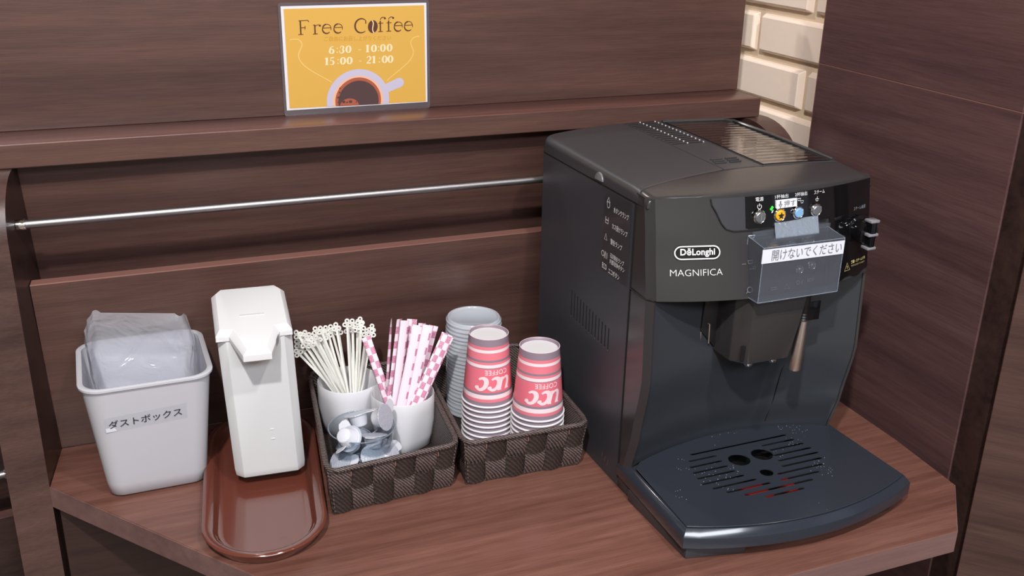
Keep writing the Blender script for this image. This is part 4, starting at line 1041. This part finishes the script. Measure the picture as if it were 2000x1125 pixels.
# clover heads fan out above the cup
first = True
for i, h_ in enumerate(heads):
    top_ = Vector(h_)
    cc = Vector((.2375, 1.098, .012))
    bx = cc.x + .006 + (top_.x - cc.x) * -.12 + random.uniform(-.006, .006); by = cc.y - .004 + random.uniform(-.012, .010)
    bot = Vector((bx, by, .012))
    dirv = (top_ - bot).normalized(); bot = top_ - dirv * (SL)
    o = stp if first else copy_tree(stp); first = False
    o.location = bot
    q = dirv.to_track_quat('Z', 'Y'); o.rotation_mode = 'QUATERNION'
    # keep the flat face toward the room
    zax = dirv; xax = Vector((1, random.uniform(-.5, .2), 0)); xax = (xax - zax * xax.dot(zax)).normalized(); yax = zax.cross(xax)
    mtx = Matrix((xax, yax, zax)).transposed(); o.rotation_quaternion = mtx.to_quaternion()
    o['group'] = 'stirrers in the rear ceramic cup'
    rank = sorted(range(len(heads)), key=lambda q: heads[q][0] / heads[q][1]).index(i)
    lab = 'white plastic stirrer whose clover head is %s from the left' % ('first' if rank == 0 else (ordw(rank)))
    if rank == len(heads) - 1: lab = 'white plastic stirrer whose clover head is farthest to the right'
    o['label'] = lab

# sugar sticks
def sugar(a, b, wd, tw, label, ext=.02):
    a = Vector(a); b = Vector(b)
    d = (a - b).normalized(); L = (a - b).length + ext; bot = a - d * L
    t = thing('sugar_stick', label, 'sugar stick', tuple(bot), 0, 'sugar sticks in the front ceramic cup')
    n = 10; rings = []
    for k in range(n + 1):
        f = k / n; th = .0016 * max(0.0, math.sin(PI * f)) ** .5 + .0003
        w2 = wd / 2 * (1 if .03 < f < .97 else 1.05)
        rings.append([(w2 * math.cos(2 * PI * i / 12), th * math.sin(2 * PI * i / 12), L * f) for i in range(12)])
    MB().loft(rings).build('packet', 'sugar2' if ('seam' in label and 'pale' in label) or 'mostly white' in label or 'broad pale' in label else 'sugar', t, smooth=50)
    zax = d; xax = Vector((math.cos(tw), math.sin(tw), 0)); xax = (xax - zax * xax.dot(zax)).normalized(); yax = zax.cross(xax)
    t.rotation_mode = 'QUATERNION'; t.rotation_quaternion = Matrix((xax, yax, zax)).transposed().to_quaternion()
S = [((0.2556, 1.075, 0.1367), (0.2731, 1.045, 0.063), 0.0105, -0.2, 'pink printed sugar stick leaning left over the stirrers'),
     ((0.2864, 1.072, 0.1572), (0.2738, 1.05, 0.093), 0.011, 1.2, 'pink printed sugar stick seen nearly edge-on, leftmost upright one'),
     ((0.2945, 1.066, 0.1578), (0.2784, 1.052, 0.075), 0.011, 0.7, 'narrow-looking sugar stick just right of the edge-on one'),
     ((0.3, 1.062, 0.1568), (0.2825, 1.045, 0.0668), 0.011, 0.2, 'pale pink sugar stick with a plain seam left of the tallest'),
     ((0.312, 1.074, 0.152), (0.2994, 1.055, 0.0699), 0.0115, -0.3, 'tallest sugar stick with checked print at its top'),
     ((0.3119, 1.05, 0.1539), (0.2864, 1.035, 0.0629), 0.0115, -0.2, 'mostly white sugar stick with its seam facing front'),
     ((0.3223, 1.066, 0.1485), (0.3049, 1.052, 0.0704), 0.0105, 0.3, 'sugar stick half hidden behind the white-seamed ones'),
     ((0.3243, 1.048, 0.153), (0.2959, 1.035, 0.0639), 0.0125, -0.2, 'broad pale sugar stick slanting right of the bunch centre'),
     ((0.3353, 1.062, 0.1451), (0.3102, 1.048, 0.077), 0.011, -0.1, 'magenta blocked sugar stick second from the right'),
     ((0.3476, 1.045, 0.1392), (0.3045, 1.03, 0.0648), 0.015, -0.15, 'widest sugar stick leaning far right toward the clear lids')]
for s in S: sugar(*s)

# glass with creamer pots
gl_t = thing('glass', 'small clear glass tumbler full of creamer pots at the basket front', 'glass', (.2270, .9905, .0025))
MB().lathe([(.0255, 0), (.0275, .0015), (.0320, .027), (.0370, .0625), (.0377, .0640), (.0370, .0646), (.0360, .0635), (.0310, .029), (.0262, .006), (.0001, .0055)], 48, (0, 0), True, False).build('tumbler', 'glass', gl_t, smooth=60)
MB().tube([(.0373 * math.cos(2 * PI * i / 40), .0373 * math.sin(2 * PI * i / 40), .0642) for i in range(40)], .0008, 6, closed=True).build('rim', 'tape', gl_t, smooth=60)
cp = thing('creamer_pot', 'x', 'creamer'); rings = []
def rib(r, z, amp=0, n=48): return [((r + amp * (1 if i % 2 else -1)) * math.cos(2 * PI * i / n), (r + amp * (1 if i % 2 else -1)) * math.sin(2 * PI * i / n), z) for i in range(n)]
MB().loft([rib(.0070, 0), rib(.0082, .0008), rib(.0088, .002, .00025), rib(.0112, .0115, .0003), rib(.0116, .0120), rib(.0116, .0140), rib(.0124, .0142)]).build('pot', 'cream', cp, smooth=40)
lid = MB().loft([rib(.0150, .0142), rib(.0152, .0147), rib(.0150, .0151), rib(.010, .0153)]).build('foil_lid', 'foil', cp, smooth=50)
MB().prism([(-.0125, .0075), (-.0190, .0070), (-.0235, .0050), (-.0250, .0), (-.0235, -.0050), (-.0190, -.0070), (-.0125, -.0075)], .0143, .0150).build('pull_tab', 'cream', lid)
kids(cp)
pots = [((.2000, .9660, .0740), (.62, .42, -.66), 2.2, 'creamer pot lying bottom-up at the left of the glass'),
        ((.2270, .9960, .0640), (-.15, .38, .91), -2.4, 'creamer pot seen from its side at the back of the glass'),
        ((.2400, .9830, .0780), (.66, -.60, .30), 2.0, 'creamer pot on edge with its foil lid facing right'),
        ((.2350, .9690, .0490), (.10, .35, .93), 3.0, 'creamer pot seen from its side under the edge-on one'),
        ((.2150, .9760, .0460), (-.5, .3, .8), 1.5, 'creamer pot tilted in the middle of the glass'),
        ((.2110, .9900, .0420), (.5, .6, .5), .5, 'creamer pot low at the left inside the glass'),
        ((.2420, .9980, .0320), (-.4, .5, .7), .5, 'creamer pot at the bottom right of the glass'),
        ((.2250, .9780, .0180), (-.2, -.5, .8), 1.2, 'creamer pot at the bottom front of the glass'),
        ((.2220, 1.0060, .0380), (.4, .6, .6), .0, 'creamer pot against the rear side of the glass')]
pots += [((.2260, .9660, .0330), (.3, -.55, .7), .9, 'creamer pot pressed against the front wall of the glass'),
         ((.2080, .9790, .0270), (-.6, -.3, .6), 2.0, 'creamer pot low at the left front of the glass'),
         ((.2450, .9800, .0300), (.5, -.3, .7), 1.2, 'creamer pot low at the right front of the glass')]
for i, (l, dv, spin, lab) in enumerate(pots):
    o = cp if i == 0 else copy_tree(cp)
    o.location = l; o.rotation_mode = 'QUATERNION'
    o.rotation_quaternion = Vector(dv).normalized().to_track_quat('Z', 'X') @ Matrix.Rotation(spin, 3, 'Z').to_quaternion()
    o['label'] = lab; o['group'] = 'creamer pots in the glass'

# ------------------------------------------------------------------ paper cups
CH, CR0, CR1 = .085, .0310, .0236   # rim at the bottom, base up
def crad(z): return CR0 + (CR1 - CR0) * z / CH
def make_cup(logo_az=None):
    t = thing('paper_cup', 'x', 'paper cup')
    b = MB().lathe([(crad(.0015), .0015), (crad(.02), .02), (crad(.04), .04), (crad(.06), .06), (CR1, CH), (CR1 - .0007, CH + .0002), (CR1 - .0015, CH - .0005), (CR1 - .0018, CH - .003)], 48)
    b.build('wall', 'cup', t, smooth=50)
    MB().lathe([(CR1 - .0012, CH - .003), (.0001, CH - .0029)], 48).build('cup_base', 'rim', t)
    rp = [(CR0 + .0012 * math.cos(a) + .0003, .0013 + .0013 * math.sin(a)) for a in [2 * PI * i / 10 for i in range(11)]]
    MB().lathe(rp, 48).build('rolled_rim', 'rim', t, smooth=60)
    MB().lathe([(CR1 - .0003, CH + .0001), (CR1 + .0002, CH + .0006), (CR1 - .0006, CH + .0008)], 48).build('base_seam', 'cupw', t, smooth=60)
    return t
def cup_place(az0):
    def f(s, h):   # s to the right as seen upright, h up; the cup stands upside down, so both flip
        z = h; r = crad(z) + .0004; a = az0 + s / r
        return (r * math.cos(a), r * math.sin(a), z)
    return f
def logo(t, az0):
    f = cup_place(az0)
    zc = lambda q: q  # z of letters
    # 'COFFEE' and 'UCC' read upside down: x -> -x, y -> -y
    vs, fs, asp = text_mesh('COFFEE', .012, 1.1)
    wv, hv = .0285, .0062
    MB().add([f((a - .5) * -wv + .001, .0480 - b * hv) for a, b in vs], fs).build('lettering', 'cupw', t, smooth=0, fix=False)
    m = MB(); sh = .25
    def g(a, b): a2 = a + sh * b; return f(-(a2 - .0165) * 1.42, .0388 - b * 1.22)
    Wb = .0044
    def cc(x): return (arc(x, .0066, .0042, .0060, 45, 315, 20), [.0020 + .0020 * math.sin(PI * i / 20) for i in range(21)])
    strokes([cc(.0165), cc(.0275),
             ([(.0036, .0132), (.0036, .0055), (.0042, .0028), (.0058, .0013), (.0078, .0014), (.0096, .0034)], [.0032, .0032, .0031, .0028, .0022, .0016]), ([(.0108, .0132), (.0108, .0004)], .0032),
             ([(.0012, .0128), (.0050, .0128)], .0014), ([(.0088, .0128), (.0120, .0128)], .0014), (arc(.0196, .0104, .0010, .0010, 0, 360, 8), .0018), (arc(.0306, .0104, .0010, .0010, 0, 360, 8), .0018)], g, m, out_r)
    m.build('lettering', 'cupw', t, smooth=0, fix=False)
words = ['top', 'second', 'third', 'fourth', 'fifth', 'sixth', 'seventh', 'eighth', 'ninth', 'tenth', 'eleventh', 'twelfth', 'thirteenth', 'fourteenth', 'fifteenth', 'sixteenth', 'seventeenth', 'eighteenth', 'nineteenth', 'twentieth', 'twenty-first', 'twenty-second', 'twenty-third', 'twenty-fourth', 'twenty-fifth', 'twenty-sixth']
tmpl = make_cup(); kids(tmpl)
used = False
for (cx, cy, ztop, n, side, az) in ((.3925, 1.028, .1420, 9, 'left', -PI / 2 - .02), (.4400, .9850, .1365, 8, 'right', -PI / 2 - .08)):
    for k in range(n):
        z = ztop - CH - k * .0068
        if k == 0:
            o = make_cup(); logo(o, az)
        else:
            o = tmpl if not used else copy_tree(tmpl); used = True
        o.location = (cx + random.uniform(-.0001, .0001), cy + random.uniform(-.0001, .0001), z)
        o.rotation_euler = (0, 0, 0 if k == 0 else random.uniform(0, 6))
        o['group'] = 'paper cups in the %s stack' % side
        o['label'] = ('pink and grey striped paper cup on top of the %s stack' % side) if k == 0 else 'upside-down paper cup, %s from the top of the %s cup stack' % (words[k], side)

# clear lids
ld = thing('cup_lid', 'x', 'lid')
MB().lathe([(.0345, 0), (.0350, .0008), (.0348, .0022), (.0338, .0030), (.0335, .0046), (.0325, .0056), (.0308, .0056), (.0300, .0040), (.0290, .0034), (.0001, .0034)], 48).build('lid_shell', 'lidp', ld, smooth=40)
kids(ld)
for k in range(24):
    o = ld if k == 0 else copy_tree(ld)
    o.location = (.4000 + random.uniform(-.0005, .0005), 1.1010 + random.uniform(-.0005, .0005), .1275 - k * .0053)
    o.rotation_euler = (random.uniform(-.01, .01), random.uniform(-.01, .01), 0)
    o['group'] = 'clear lids stacked behind the cups'
    o['label'] = 'clear plastic cup lid on top of the lid stack' if k == 0 else 'clear plastic cup lid, %s from the top of the lid stack' % words[k]
